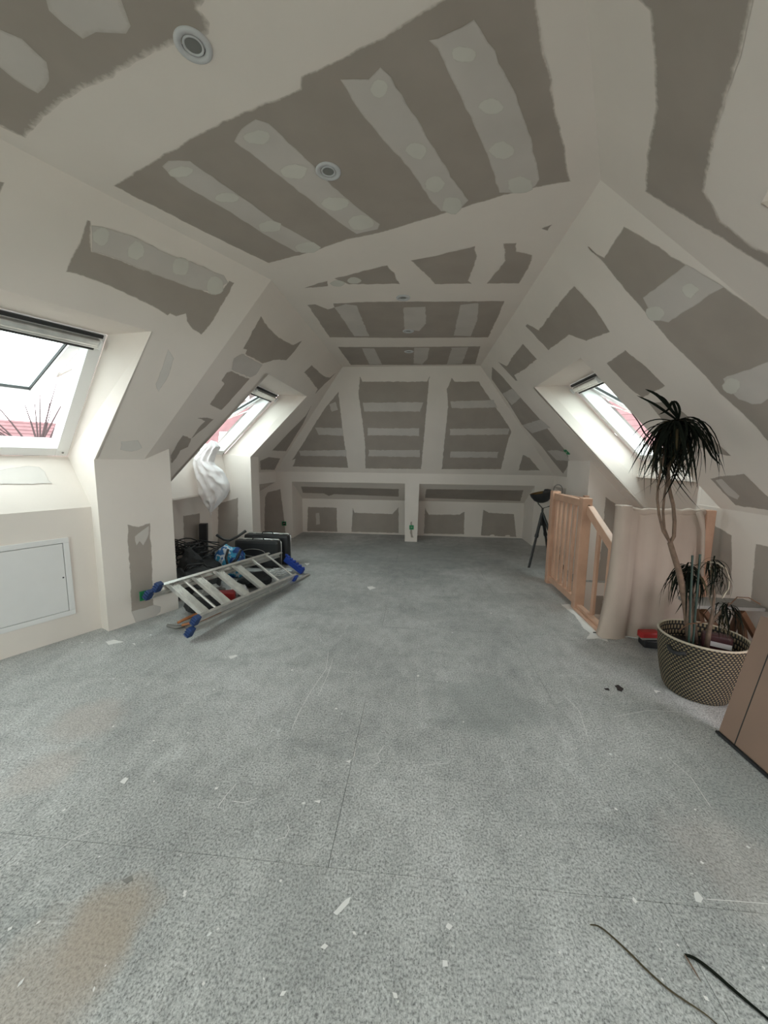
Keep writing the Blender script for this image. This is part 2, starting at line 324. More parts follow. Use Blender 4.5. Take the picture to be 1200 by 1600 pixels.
polys = [([P2, P2 + U * (SB - sP2), qR(D0R, SB), valR(D0R)], oR), ([valR(D0R), qR(D0R, wR[0][0]), qR(DR, wR[0][0]), valR(DR)], oR),
         ([qR(D0R, wR[0][1]), qR(D0R, wR[1][0]), qR(DR, wR[1][0]), qR(DR, wR[0][1])], oR), ([qR(D0R, wR[1][1]), qR(D0R, SB), qR(DR, SB), qR(DR, wR[1][1])], oR)]
slope_nr = wall('wall_right_slope_near', polys, 'near sloping roof wall at the upper right with a long bare plasterboard strip', 'wall')
fr3 = lambda x, y: V((x, y, H - (x - aR)))
RYa, RYb = 2.96, 4.09
polys = [([P2, V((aR, YC, H)), fr3(aR + .41, hipx(H - .41)[1]), valR(.41)], X + Z),
         ([valR(.41), fr3(aR + .41, RYa), fr3(2.162, RYa), valR(DR)], X + Z),
         ([fr3(aR + .41, RYb - .02), V((aR + .41, hipx(H - .41)[1], H - .41)), V((XR, YK, ZK)), fr3(XR, 4.99), fr3(2.75, 4.99), fr3(2.75, RYb)], X + Z)]
slope_fr = wall('wall_right_slope_far', polys, 'far sloping roof wall on the right above the stairwell, around the narrow-looking skylight', 'wall')
# left side walls: hatch wall, pier, alcove, far pier, knee beam, recess
B3 = lambda n, s, z: nl(n, s, z)
pe0, pe1 = -.61, -.07
wl = [([B3(-DB, wL[0][1] + 0, 0), B3(-DB, pe0, 0), B3(-DB, pe0, .933), B3(-DB, wL[0][1], .933)], -N),
      ([B3(-D1, pe0 + .001, 0), B3(-D1, pe1, 0), B3(-D1, pe1, 1.372), B3(-D1, sv(D1), H - D1), B3(-D1, pe0 + .001, H - D1)], -N, .06),
      ([B3(-D1 - .0008, pe0, 0), B3(-DB - .05, pe0, 0), B3(-DB - .05, pe0, 1.0), B3(-D1 - .02, pe0, 1.262), B3(-D1 - .0008, pe0, 1.28)], U, .05),
      ([B3(-D1 - .061, pe1, 0), B3(-D1 - .061, pe1, 1.30), B3(-1.75, pe1, .78), B3(-1.75, pe1, 0)], -U, .05),
      ([B3(-D1, wL[0][1], 0), B3(-D1, wL[1][0], 0), B3(-D1, wL[1][0], 1.28), B3(-D1, wL[0][1], 1.28)], -N, .1),
      ([B3(-DB, wL[1][1], 0), B3(-DB, wL[1][0], 0), B3(-DB, wL[1][0], .933), B3(-DB, wL[1][1], .933)], -N),
      ([B3(-D1, wL[1][1], 0), B3(-D1, SB, 0), B3(-D1, SB, 1.28), B3(-D1, wL[1][1], 1.28)], -N, .1)]
wall_left = wall('wall_left', wl, 'white knee wall and pier on the left under the big open skylight')
AX = -2.64
wa = [([(AX, 3.0, 0), (AX, OYb + .05, 0), (AX, OYb + .05, .90), (AX, 3.0, .90)], -X),
      ([(-2.38, 3.0, .885), (-2.38, OYb + .02, .885), (AX - .05, OYb + .02, .885), (AX - .05, 3.0, .885)], Z, .02),
      ([(-2.0995, OYb, 0), (-2.0995, OYb, 1.318), (-2.50, OYb, 1.36), (-2.75, OYb, 1.36), (-2.75, OYb, 0)], Y, .05),
      ([(-2.0992, OYb + .001, 0), (-2.0992, 4.953, 0), (-2.0992, 4.953, 1.318), (-2.0992, OYb + .001, 1.318)], -X, .05),
      ([(-2.10, 4.954, 0), (-2.10, 4.954, 1.318), (-2.33, 4.954, 1.09), (-2.95, 4.954, .6), (-2.95, 4.954, 0)], -Y, .05),
      ([(XL, 4.954, ZK), (XL, YK, ZK), (XL, YK, ZL - .01), (XL, 4.954, ZL - .01)], -X, .03),
      ([(XL, 4.954, ZL - .01), (XL, YK, ZL - .01), (-2.92, YK, .58), (-2.92, 4.954, .58)], -X + Z, .05),
      ([(-2.90, 4.95, 0), (-2.90, YK, 0), (-2.90, YK, .62), (-2.90, 4.95, .62)], -X, .05),
      ([(-2.42, 3.0, 0), (-2.42, OYa - .02, 0), (-2.42, OYa - .02, 1.01), (-2.42, 3.0, 1.01)], -X, .05)]
wall_alcove = wall('wall_left_alcove', wa, 'alcove walls and narrow pier on the left beneath the far skylight')
# end wall
x1, x2 = -2.05, 1.783
wb = [([(-2.92, YK, 0), (x1, YK, 0), (x1, YK, ZL), (XL, YK, ZL), (-2.92, YK, .58)], Y, .05),
      ([(XL, YK, ZL), (XR, YK, ZL), (XR, YK, ZK), (XL, YK, ZK)], Y, .03),
      ([(x2, YK, 0), (2.75, YK, 0), (2.75, YK, .48), (XR, YK, ZL), (x2, YK, ZL)], Y, .05),
      ([(-.20, YK, 0), (-.003, YK, 0), (.013, YK, ZL), (-.215, YK, ZL)], Y, .45),
      ([(x1 + .0006, YK + .001, 0), (x1 + .0006, YB, 0), (x1 + .0006, YB, ZR), (x1 + .0006, YK + .001, ZL)], -X, .05), ([(x2 - .0006, YK + .001, 0), (x2 - .0006, YB, 0), (x2 - .0006, YB, ZR), (x2 - .0006, YK + .001, ZL)], X, .05),
      ([(x1, YK, ZL), (x2, YK, ZL), (x2, YB, ZR), (x1, YB, ZR)], Y + Z, .05),
      ([(x1, YB, 0), (x2, YB, 0), (x2, YB, ZR), (x1, YB, ZR)], Y, .08)]
wall_back = wall('wall_back', wb, 'low end wall with a central pillar and two shallow recesses')
PREC = ((0, YK, ZL), V((0, ZR - ZL, -(YB - YK))))
# right side walls
wr = [([(1.8292, 4.361, -2.4), (1.8292, 4.989, -2.4), (1.8292, 4.989, 1.32), (1.8292, 4.361, 1.32)], X, .04),
      ([(1.83, 4.99, 0), (2.8, 4.99, 0), (2.8, 4.99, .36), (1.83, 4.99, 1.32)], -Y, .04),
      ([(1.83, 4.36, -2.4), (2.75, 4.36, -2.4), (2.75, 4.36, .4), (1.835, 4.36, 1.31)], Y, .04),
      ([(2.46, 3.0, -2.4), (2.46, 4.40, -2.4), (2.46, 4.40, 1.20), (2.46, 3.0, 1.20)], X, .05),
      ([(2.166, 3.2, 1.16), (2.50, 3.2, 1.16), (2.50, 4.10, 1.16), (2.166, RYb, 1.16)], Z, .02),
      ([(2.172, 2.95, .985), (2.166, 3.2, .985), (2.166, 3.2, 1.17), (2.172, 2.95, 1.17)], X, .03),
      ([(2.162, 1.3, 0), (2.162, 3.205, 0), (2.162, 3.205, .987), (2.162, 1.3, .987)], X, .05),
      ([(2.166, 3.205, -2.4), (2.50, 3.205, -2.4), (2.50, 3.205, 1.17), (2.166, 3.205, 1.17)], -Y, .03),
      ([(XR, 4.99, ZK), (XR, YK, ZK), (XR, YK, ZL), (XR, 4.99, ZL)], X, .03),
      ([(XR, 4.99, ZL), (XR, YK, ZL), (2.72, YK, .5), (2.72, 4.99, .5)], X + Z, .05),
      ([(2.70, 4.99, 0), (2.70, YK, 0), (2.70, YK, .55), (2.70, 4.99, .55)], X, .05)]
wr += [([B3(NW + DR, s_v - .45, 0), B3(NW + DR, SB, 0), B3(NW + DR, SB, H - DR), B3(NW + DR, s_v - .45, H - DR)], N, .1)]
wall_right = wall('wall_right', wr, 'right knee walls and pier around the stairwell, partly bare plasterboard')
gp = [B3(-D1 - .15, SB, 0), B3(NW + DR, SB, 0), B3(NW + DR, SB, H - DR), B3(NW, SB, H), B3(0, SB, H), B3(-D1 - .15, SB, H - D1 - .15)]
GW = [B3(-.15, SB, .35), B3(2.05, SB, .35), B3(2.05, SB, 2.15), B3(-.15, SB, 2.15)]
wall('wall_front', [(gp, -U, .1, [GW])], 'plain gable wall closing the attic behind the viewer')
wall('wall_stairwell', [([(1.44, 2.96, -2.4), (1.44, 4.36, -2.4), (1.44, 4.36, -.2), (1.44, 2.96, -.2)], -X, .04), ([(1.44, 2.96, -2.4), (2.46, 2.96, -2.4), (2.46, 2.96, -.03), (1.44, 2.96, -.03)], -Y, .04),
      ([(1.4, 2.9, -2.4), (2.6, 2.9, -2.4), (2.6, 4.42, -2.4), (1.4, 4.42, -2.4)], -Z, .05), ([(1.40, 4.362, -2.4), (1.829, 4.362, -2.4), (1.829, 4.362, -.025), (1.40, 4.362, -.025)], Y, .04)], 'pale stairwell shaft walls below the attic floor')
# ------------------------------------------------------------------ floor of chipboard panels
floor_o = thing('floor', (0, 0, 0), 'worn grey green chipboard floor with plaster marks and brown stains', 'floor', kind='structure')
HULL = [(-4.25, -.98), (.16, -3.1), (1.55, -2.4), (2.9, .9), (2.9, 6.85), (-3.15, 6.85)]
def clip(poly, hull):
    out = poly
    for i in range(len(hull)):
        a, b = V(hull[i]), V(hull[(i + 1) % len(hull)]); e = b - a; ins = lambda p: e.x * (p[1] - a.y) - e.y * (p[0] - a.x) >= 0; res = []
        for j in range(len(out)):
            p, q = out[j], out[(j + 1) % len(out)]
            if ins(p): res.append(p)
            if ins(p) != ins(q):
                d1 = e.x * (p[1] - a.y) - e.y * (p[0] - a.x); d2 = e.x * (q[1] - a.y) - e.y * (q[0] - a.x); t = d1 / (d1 - d2); res.append((p[0] + (q[0] - p[0]) * t, p[1] + (q[1] - p[1]) * t))
        out = res
        if len(out) < 3: return []
    return out
HOLE = (1.50, 2.455, 2.99, 4.358)
def minus(r):
    x0, x1_, y0, y1 = r; hx0, hx1, hy0, hy1 = HOLE[0], HOLE[1], HOLE[2], HOLE[3]
    if x1_ <= hx0 or x0 >= hx1 or y1 <= hy0 or y0 >= hy1: return [r]
    o = []
    if x0 < hx0: o.append((x0, hx0, y0, y1)); x0 = hx0
    if x1_ > hx1: o.append((hx1, x1_, y0, y1)); x1_ = hx1
    if y0 < hy0: o.append((x0, x1_, y0, hy0))
    if y1 > hy1: o.append((x0, x1_, hy1, y1))
    return o
gp_ = .0008; row = 0
for k in range(-5, 7):
    y0 = 1.06 + k * .91; y1 = y0 + .91; off = -.26 + (0 if k % 2 == 0 else 1.02)
    for j in range(-4, 5):
        xa = off + j * 2.05; mb = MB()
        for r_ in minus((xa + gp_, xa + 2.05 - gp_, y0 + gp_, y1 - gp_)):
            pg = clip([(r_[0], r_[2]), (r_[1], r_[2]), (r_[1], r_[3]), (r_[0], r_[3])], HULL)
            if len(pg) >= 3: solid(mb, [(p[0], p[1], random.uniform(-.0006, 0)) for p in pg], -Z, .022)
        if mb.v: mb.build('floor_panel', M_floor, floor_o)
mb = MB()
for r_ in minus((-4.3, 2.95, -3.2, 6.9)):
    pg = clip([(r_[0], r_[2]), (r_[1], r_[2]), (r_[1], r_[3]), (r_[0], r_[3])], HULL); solid(mb, [(p[0], p[1], -.024) for p in pg], -Z, .15)
mb.build('subfloor', M_mud, floor_o)
PF = ((0, 0, 0), Z)
for p in [[(877, 945), (890, 944), (905, 955), (930, 974), (948, 993), (950, 1003), (935, 998), (916, 1000), (922, 990), (912, 982), (898, 962)], [(165, 1003), (178, 1000), (193, 1003), (180, 1006), (170, 1008)], [(205, 1006), (210, 1005), (212, 1008)],
          [(573, 917), (582, 916), (587, 919), (578, 922)], [(1083, 1396), (1090, 1395), (1101, 1406), (1097, 1412), (1088, 1409)], [(520, 1427), (540, 1405), (549, 1400), (545, 1410), (526, 1430)], [(357, 1026), (368, 1023), (372, 1025), (360, 1030)],
          [(188, 1222), (196, 1214), (202, 1216), (194, 1226)], [(298, 986), (310, 983), (308, 988)], [(489, 1252), (500, 1250), (498, 1255)], [(540, 1190), (548, 1187), (546, 1193)], [(475, 880), (484, 880), (480, 884)], [(1022, 1078), (1032, 1080), (1026, 1084)]]:
    patch(floor_o, p, PF, M_plaster, 'plaster_spill', lift=.0015, jag=.004, step=.01)
for p in [[(960, 1072), (966, 1070), (975, 1076), (972, 1082), (964, 1079)], [(943, 1075), (950, 1075), (953, 1079), (946, 1078)], [(192, 1376), (205, 1370), (207, 1376), (198, 1382)]]:
    patch(floor_o, p, PF, M_grey if p[0][0] < 300 else M_bark, 'dark_stain', lift=.0012, jag=.004, step=.01)
rnd = random.Random(77); mb = MB()
for i in range(170):
    u, v = rnd.uniform(0, 1200), 900 + 690 * rnd.random() ** 1.7; c = fl(u, v)
    if not (-2.0 < c.x < 1.35 and c.y < 5.5): continue
    a = rnd.uniform(0, 6.28); L_ = rnd.choice((.002, .003, .004, .006, .010)) * rnd.uniform(.7, 1.2); W_ = L_ * rnd.uniform(.35, .9); e1 = V((math.cos(a), math.sin(a), 0)); e2 = V((-e1.y, e1.x, 0)); c.z = .0016
    mb.add([c + e1 * L_, c + e2 * W_ + Z * .0006, c - e1 * L_ * .8, c - e2 * W_], [(0, 1, 2, 3)])
mb.build('plaster_crumbs', M_plaster, floor_o, kind='stuff')
for l in ([(513, 1018), (510, 1045), (498, 1062), (482, 1086), (468, 1112), (456, 1138)], [(520, 1030), (512, 1055), (497, 1088)], [(365, 1252), (382, 1254), (402, 1247)], [(430, 1312), (446, 1308), (452, 1296), (449, 1288)], [(555, 1170), (553, 1182), (549, 1188)], [(600, 1165), (590, 1180), (594, 1190), (583, 1196)],
          [(318, 1088), (345, 1078)], [(340, 1262), (352, 1244), (368, 1226)], [(1105, 1405), (1150, 1408), (1200, 1412)], [(960, 1120), (1010, 1110), (1060, 1112)], [(880, 1085), (905, 1110), (918, 1150)], [(690, 1190), (660, 1196), (700, 1192)], [(1040, 1180), (1080, 1215), (1110, 1260)], [(90, 1330), (112, 1312), (140, 1300)]):
    P_ = [fl(u, v, .0012) for u, v in l]; mb = MB(); k = []
    for i, p in enumerate(P_):
        t = (P_[min(i + 1, len(P_) - 1)] - P_[max(i - 1, 0)]).normalized(); q = V((-t.y, t.x, 0)) * .0011; k += [p - q, p + q]
    mb.add(k, [(i * 2, i * 2 + 1, i * 2 + 3, i * 2 + 2) for i in range(len(P_) - 1)]); mb.build('scratch', M_plaster, floor_o)
# ------------------------------------------------------------------ bare plasterboard and filler marks
def board(par, pl, pix, **k): return patch(par, pix, pl, M_board, 'bare_plasterboard', lift=.0010, **k)
def strip(par, pl, pix, **k): return patch(par, pix, pl, M_strip, 'filler_strip', lift=.0018, **k)
def dabs(par, pl, cs, rx, ry):
    for c in cs: patch(par, blob(c, rx, ry), pl, M_dot, 'filler_dab', lift=.0026, jag=.008)
c_ = ceiling
board(c_, PC, [(-120, 140), (-120, -80), (330, -80), (320, 0), (312, 15), (327, 35), (325, 50), (298, 66), (270, 70), (225, 90), (200, 103), (175, 120), (120, 145), (75, 175), (40, 215), (0, 198)], inset=.03)
strip(c_, PC, [(60, -60), (165, -60), (195, 10), (207, 40), (195, 52), (150, 50), (130, 60), (75, 15)], inset=.04)
strip(c_, PC, [(0, 45), (35, 60), (72, 95), (78, 125), (60, 145), (40, 135), (0, 105), (-80, 60), (-80, 0)], inset=.04)
board(c_, PC, [(177, 290), (240, 250), (300, 215), (360, 185), (415, 160), (455, 147), (468, 138), (470, 118), (500, 105), (560, 75), (600, 55), (690, 0), (770, -50), (832, -60), (838, 0), (850, 80), (865, 150), (880, 220), (891, 283), (850, 290), (800, 302), (745, 318), (700, 332), (640, 350), (600, 362), (540, 375), (490, 393), (420, 411), (330, 368), (250, 327)], inset=.012)
strip(c_, PC, [(254, 260), (262, 250), (295, 250), (330, 275), (375, 305), (430, 345), (500, 385), (490, 393), (462, 393), (420, 370), (350, 325), (280, 285)])
strip(c_, PC, [(366, 220), (375, 200), (400, 186), (420, 192), (470, 240), (520, 290), (560, 325), (595, 350), (590, 358), (557, 365), (520, 340), (450, 285), (400, 245)])
strip(c_, PC, [(533, 124), (575, 122), (595, 103), (610, 120), (650, 185), (690, 250), (715, 290), (733, 313), (715, 328), (690, 330), (675, 315), (640, 262), (600, 218), (560, 170)])
strip(c_, PC, [(670, 62), (683, 60), (740, 30), (752, 45), (780, 95), (810, 160), (830, 215), (843, 280), (838, 290), (815, 300), (780, 300), (765, 250), (735, 180), (700, 110), (682, 75)])
dabs(c_, PC, [(283, 268), (355, 308), (422, 353), (480, 386)], 20, 9); dabs(c_, PC, [(402, 213), (460, 267), (524, 317), (564, 347)], 22, 12)
dabs(c_, PC, [(650, 235), (679, 286), (706, 320), (592, 138)], 16, 14); dabs(c_, PC, [(725, 85), (768, 165), (785, 234), (813, 288)], 21, 14)
board(c_, PC, [(475, 450), (495, 443), (511, 439), (513, 447)], step=.02); board(c_, PC, [(522, 435), (560, 425), (604, 414), (615, 426), (625, 443), (590, 444), (545, 444)])
dabs(c_, PC, [(527, 442), (553, 438)], 11, 5)
board(c_, PC, [(642, 407), (690, 397), (743, 384), (745, 405), (732, 438), (738, 443), (680, 444), (662, 425)])
board(c_, PC, [(786, 380), (806, 379), (807, 393), (832, 398), (828, 415), (811, 443), (760, 443), (775, 425), (789, 407)]); board(c_, PC, [(846, 358), (863, 350), (856, 360)])
board(c_, PC, [(480, 476), (492, 475), (512, 483), (522, 480), (520, 474), (560, 472), (600, 471), (700, 471), (789, 470), (776, 500), (763, 527), (640, 528), (515, 527), (498, 502)])
for p in [[(522, 480), (540, 475), (557, 477), (577, 525), (553, 525), (537, 500)], [(630, 480), (665, 479), (666, 505), (655, 517), (632, 515)], [(719, 476), (748, 473), (746, 500), (736, 525), (709, 524)],
          [(565, 544), (585, 544), (597, 569), (577, 569)], [(647, 543), (671, 543), (668, 560), (660, 569), (646, 568)], [(706, 543), (732, 542), (722, 568), (698, 569)]]:
    if p[0][1] < 500: strip(c_, PC, p)
board(c_, PC, [(528, 542), (640, 542), (751, 541), (743, 569), (640, 570), (548, 570)])
for p in [[(565, 544), (585, 544), (597, 569), (577, 569)], [(647, 543), (671, 543), (668, 560), (660, 569), (646, 568)], [(706, 543), (732, 542), (722, 568), (698, 569)]]: strip(c_, PC, p)
s_ = slope_nl
board(s_, PNL, [(137, 343), (144, 346), (141, 375), (143, 392), (165, 397), (200, 412), (240, 427), (290, 445), (322, 455), (330, 459), (345, 457), (358, 438), (367, 441), (345, 480), (330, 505), (315, 523), (308, 518), (300, 515), (292, 502), (290, 490), (275, 495), (265, 490), (262, 492), (240, 480), (200, 460), (150, 438), (103, 424), (112, 400), (124, 380), (130, 360)])
strip(s_, PNL, [(144, 352), (175, 358), (215, 372), (260, 395), (300, 410), (350, 430), (356, 442), (335, 457), (290, 447), (240, 428), (200, 412), (165, 397), (143, 392)])
dabs(s_, PNL, [(157, 370), (212, 391), (282, 416), (336, 446)], 14, 15)
board(s_, PNL, [(-40, 270), (0, 284), (8, 285), (0, 302), (-10, 310), (-40, 300)])
s_ = slope_fl
board(s_, PFL, [(408, 493), (420, 512), (435, 527), (458, 539), (472, 532), (460, 549), (447, 563), (436, 562), (427, 563), (410, 568), (396, 560), (383, 553), (385, 547), (380, 545), (394, 518)])
board(s_, PFL, [(346, 594), (354, 582), (362, 579), (375, 586), (390, 592), (372, 612), (358, 628), (346, 641), (327, 632), (338, 617), (350, 600)])
board(s_, PFL, [(272, 702), (278, 690), (286, 680), (299, 685), (294, 698), (282, 704), (276, 715), (268, 724), (266, 712)]); board(s_, PFL, [(308, 653), (324, 652), (334, 655), (320, 668), (303, 682), (299, 685), (310, 668), (320, 658)])
board(s_, PFL, [(475, 582), (487, 570), (498, 581), (507, 588), (515, 590), (525, 582), (516, 592), (507, 600), (492, 616), (496, 608), (492, 603), (484, 592)])
board(s_, PFL, [(487, 633), (477, 650), (464, 663), (450, 677), (425, 704), (447, 705), (464, 677), (473, 663)]); board(s_, PFL, [(406, 720), (420, 714), (438, 716), (429, 734), (407, 734)])
strip(s_, PFL, [(365, 560), (378, 552), (410, 570), (400, 585), (390, 590), (362, 577)])
s_ = slope_fr
board(s_, PFR, [(918, 386), (943, 402), (955, 385), (965, 370), (976, 352), (1020, 380), (1073, 413), (1130, 447), (1180, 482), (1300, 575), (1300, 790), (1200, 689), (1176, 661), (1125, 614), (1095, 580), (1053, 540), (1013, 493), (978, 454), (945, 412)])
strip(s_, PFR, [(1005, 465), (1073, 413), (1131, 447), (1085, 478), (1044, 503), (1030, 500), (1015, 483)]); strip(s_, PFR, [(1129, 591), (1200, 565), (1290, 540), (1290, 640), (1200, 623), (1189, 631), (1176, 632), (1155, 623), (1140, 610)])
dabs(s_, PFR, [(1025, 490), (1080, 453), (1143, 603)], 14, 12)
board(s_, PFR, [(821, 509), (824, 506), (842, 516), (855, 497), (868, 480), (897, 446), (915, 466), (930, 482), (953, 518), (917, 533), (890, 523), (857, 547)])
board(s_, PFR, [(947, 567), (977, 547), (1010, 573), (1040, 603), (1022, 612), (1005, 622), (985, 608)]); board(s_, PFR, [(1012, 628), (1050, 628), (1090, 663), (1143, 713), (1118, 708), (1085, 695), (1060, 690), (1030, 650)])
board(s_, PFR, [(1110, 748), (1123, 744), (1163, 740), (1200, 776), (1290, 850), (1290, 812), (1200, 797), (1150, 790)]); strip(s_, PFR, [(1118, 750), (1128, 748), (1155, 774), (1153, 780), (1138, 774)])
board(s_, PFR, [(817, 537), (839, 561), (820, 577), (804, 586), (809, 595), (806, 595), (778, 565), (792, 572), (800, 558)])
board(s_, PFR, [(769, 573), (785, 588), (800, 606), (842, 653), (882, 702), (888, 712), (888, 728), (880, 740), (865, 722), (847, 698), (815, 663), (793, 627), (768, 592)])
for p in [[(785, 615), (800, 607), (814, 621), (800, 633)], [(816, 664), (845, 655), (860, 668), (832, 677)], [(855, 704), (870, 703), (884, 707), (890, 720), (870, 719)]]: strip(s_, PFR, p)
s_ = slope_nr
board(s_, PNR, [(1000, -80), (997, 0), (1015, 15), (1022, 100), (1025, 165), (1012, 240), (1009, 300), (1065, 335), (1140, 380), (1200, 418), (1300, 480), (1300, 430), (1200, 395), (1175, 385), (1150, 365), (1125, 345), (1115, 320), (1100, 300), (1120, 200), (1150, 110), (1180, 0), (1200, -80)], inset=.02)
s_ = slope_hip
board(s_, PHIP, [(562, 588), (567, 596), (667, 596), (671, 588), (667, 633), (662, 692), (658, 733), (571, 732), (570, 692), (565, 650), (560, 617)]); board(s_, PHIP, [(529, 612), (535, 667), (544, 731), (457, 729), (462, 717), (456, 719), (475, 690), (492, 662), (508, 637)])
board(s_, PHIP, [(706, 590), (710, 596), (748, 596), (767, 625), (796, 667), (799, 675), (794, 688), (783, 733), (690, 733), (694, 692), (700, 633), (698, 608)]); board(s_, PHIP, [(817, 710), (827, 715), (844, 735), (810, 735)])
for p in [[(567, 629), (662, 628), (656, 643), (569, 643)], [(575, 669), (655, 669), (655, 681), (574, 680)], [(576, 703), (656, 703), (656, 714), (576, 713)], [(492, 668), (535, 669), (537, 681), (498, 679)], [(467, 704), (541, 703), (542, 713), (469, 712)], [(514, 632), (524, 628), (528, 640), (518, 643)],
          [(703, 627), (771, 625), (777, 637), (706, 638)], [(703, 670), (796, 669), (794, 679), (703, 680)], [(704, 705), (779, 706), (777, 715), (703, 715)]]: strip(s_, PHIP, p, jag=.008)
s_ = wall_back
for p in [[(470, 760), (623, 764), (623, 776), (522, 772), (514, 775), (506, 771), (473, 770)], [(666, 764), (818, 766), (813, 783), (664, 778)]]: board(s_, PREC, p)
for p in [[(481, 792), (526, 793), (527, 831), (480, 830)], [(551, 793), (554, 801), (613, 803), (623, 792), (623, 833), (549, 831)], [(664, 793), (670, 804), (718, 804), (726, 799), (725, 835), (662, 834)], [(755, 796), (764, 801), (803, 803), (807, 839), (751, 837)]]: board(s_, PB, p)
board(s_, PG, [(414, 777), (418, 769), (438, 764), (442, 793), (446.5, 835), (413, 834)]); strip(s_, PB, [(493, 802), (499, 801), (500, 819), (494, 820)])
for u in (485, 503, 521, 563, 582, 598, 615, 674, 697, 720, 769, 793): patch(s_, blob((u, 831.5 + (u - 480) * .02), 4, 2), PB, M_mud, 'filler_dab', lift=.003)
PP = (nl(-D1, 0, 0), N)
board(wall_left, PP, [(199, 819), (215, 823), (234, 817), (237, 860), (238, 900), (240, 945), (250, 952), (240, 966), (212, 973), (205, 955), (203, 900), (200, 860)]); strip(wall_left, PP, [(210, 838), (222, 830), (232, 822), (233, 834), (224, 852), (218, 846), (213, 852)])
strip(wall_left, PP, [(205, 955), (225, 950), (240, 945), (252, 948), (250, 956), (238, 966), (212, 973)])
PCH = ((0, OYb, 0), Y)
board(wall_alcove, PCH, [(341, 786), (358, 782), (372, 777), (372, 860), (374, 900), (335, 905), (340, 850)]); board(wall_alcove, ((AX, 0, 0), X), [(286, 806), (312, 802), (314, 870), (288, 880)])
PW = ((0, 4.36, 0), Y)
board(wall_right, PW, [(946, 776), (965, 790), (985, 806), (985, 830), (950, 870), (940, 960), (925, 960), (940, 850), (943, 810)]); board(wall_right, ((2.162, 0, 0), X), [(1100, 811), (1126, 826), (1144, 836), (1144, 880), (1142, 930), (1104, 930)])
board(wall_right, ((2.162, 0, 0), X), [(1181, 849), (1235, 862), (1230, 965), (1172, 950)])
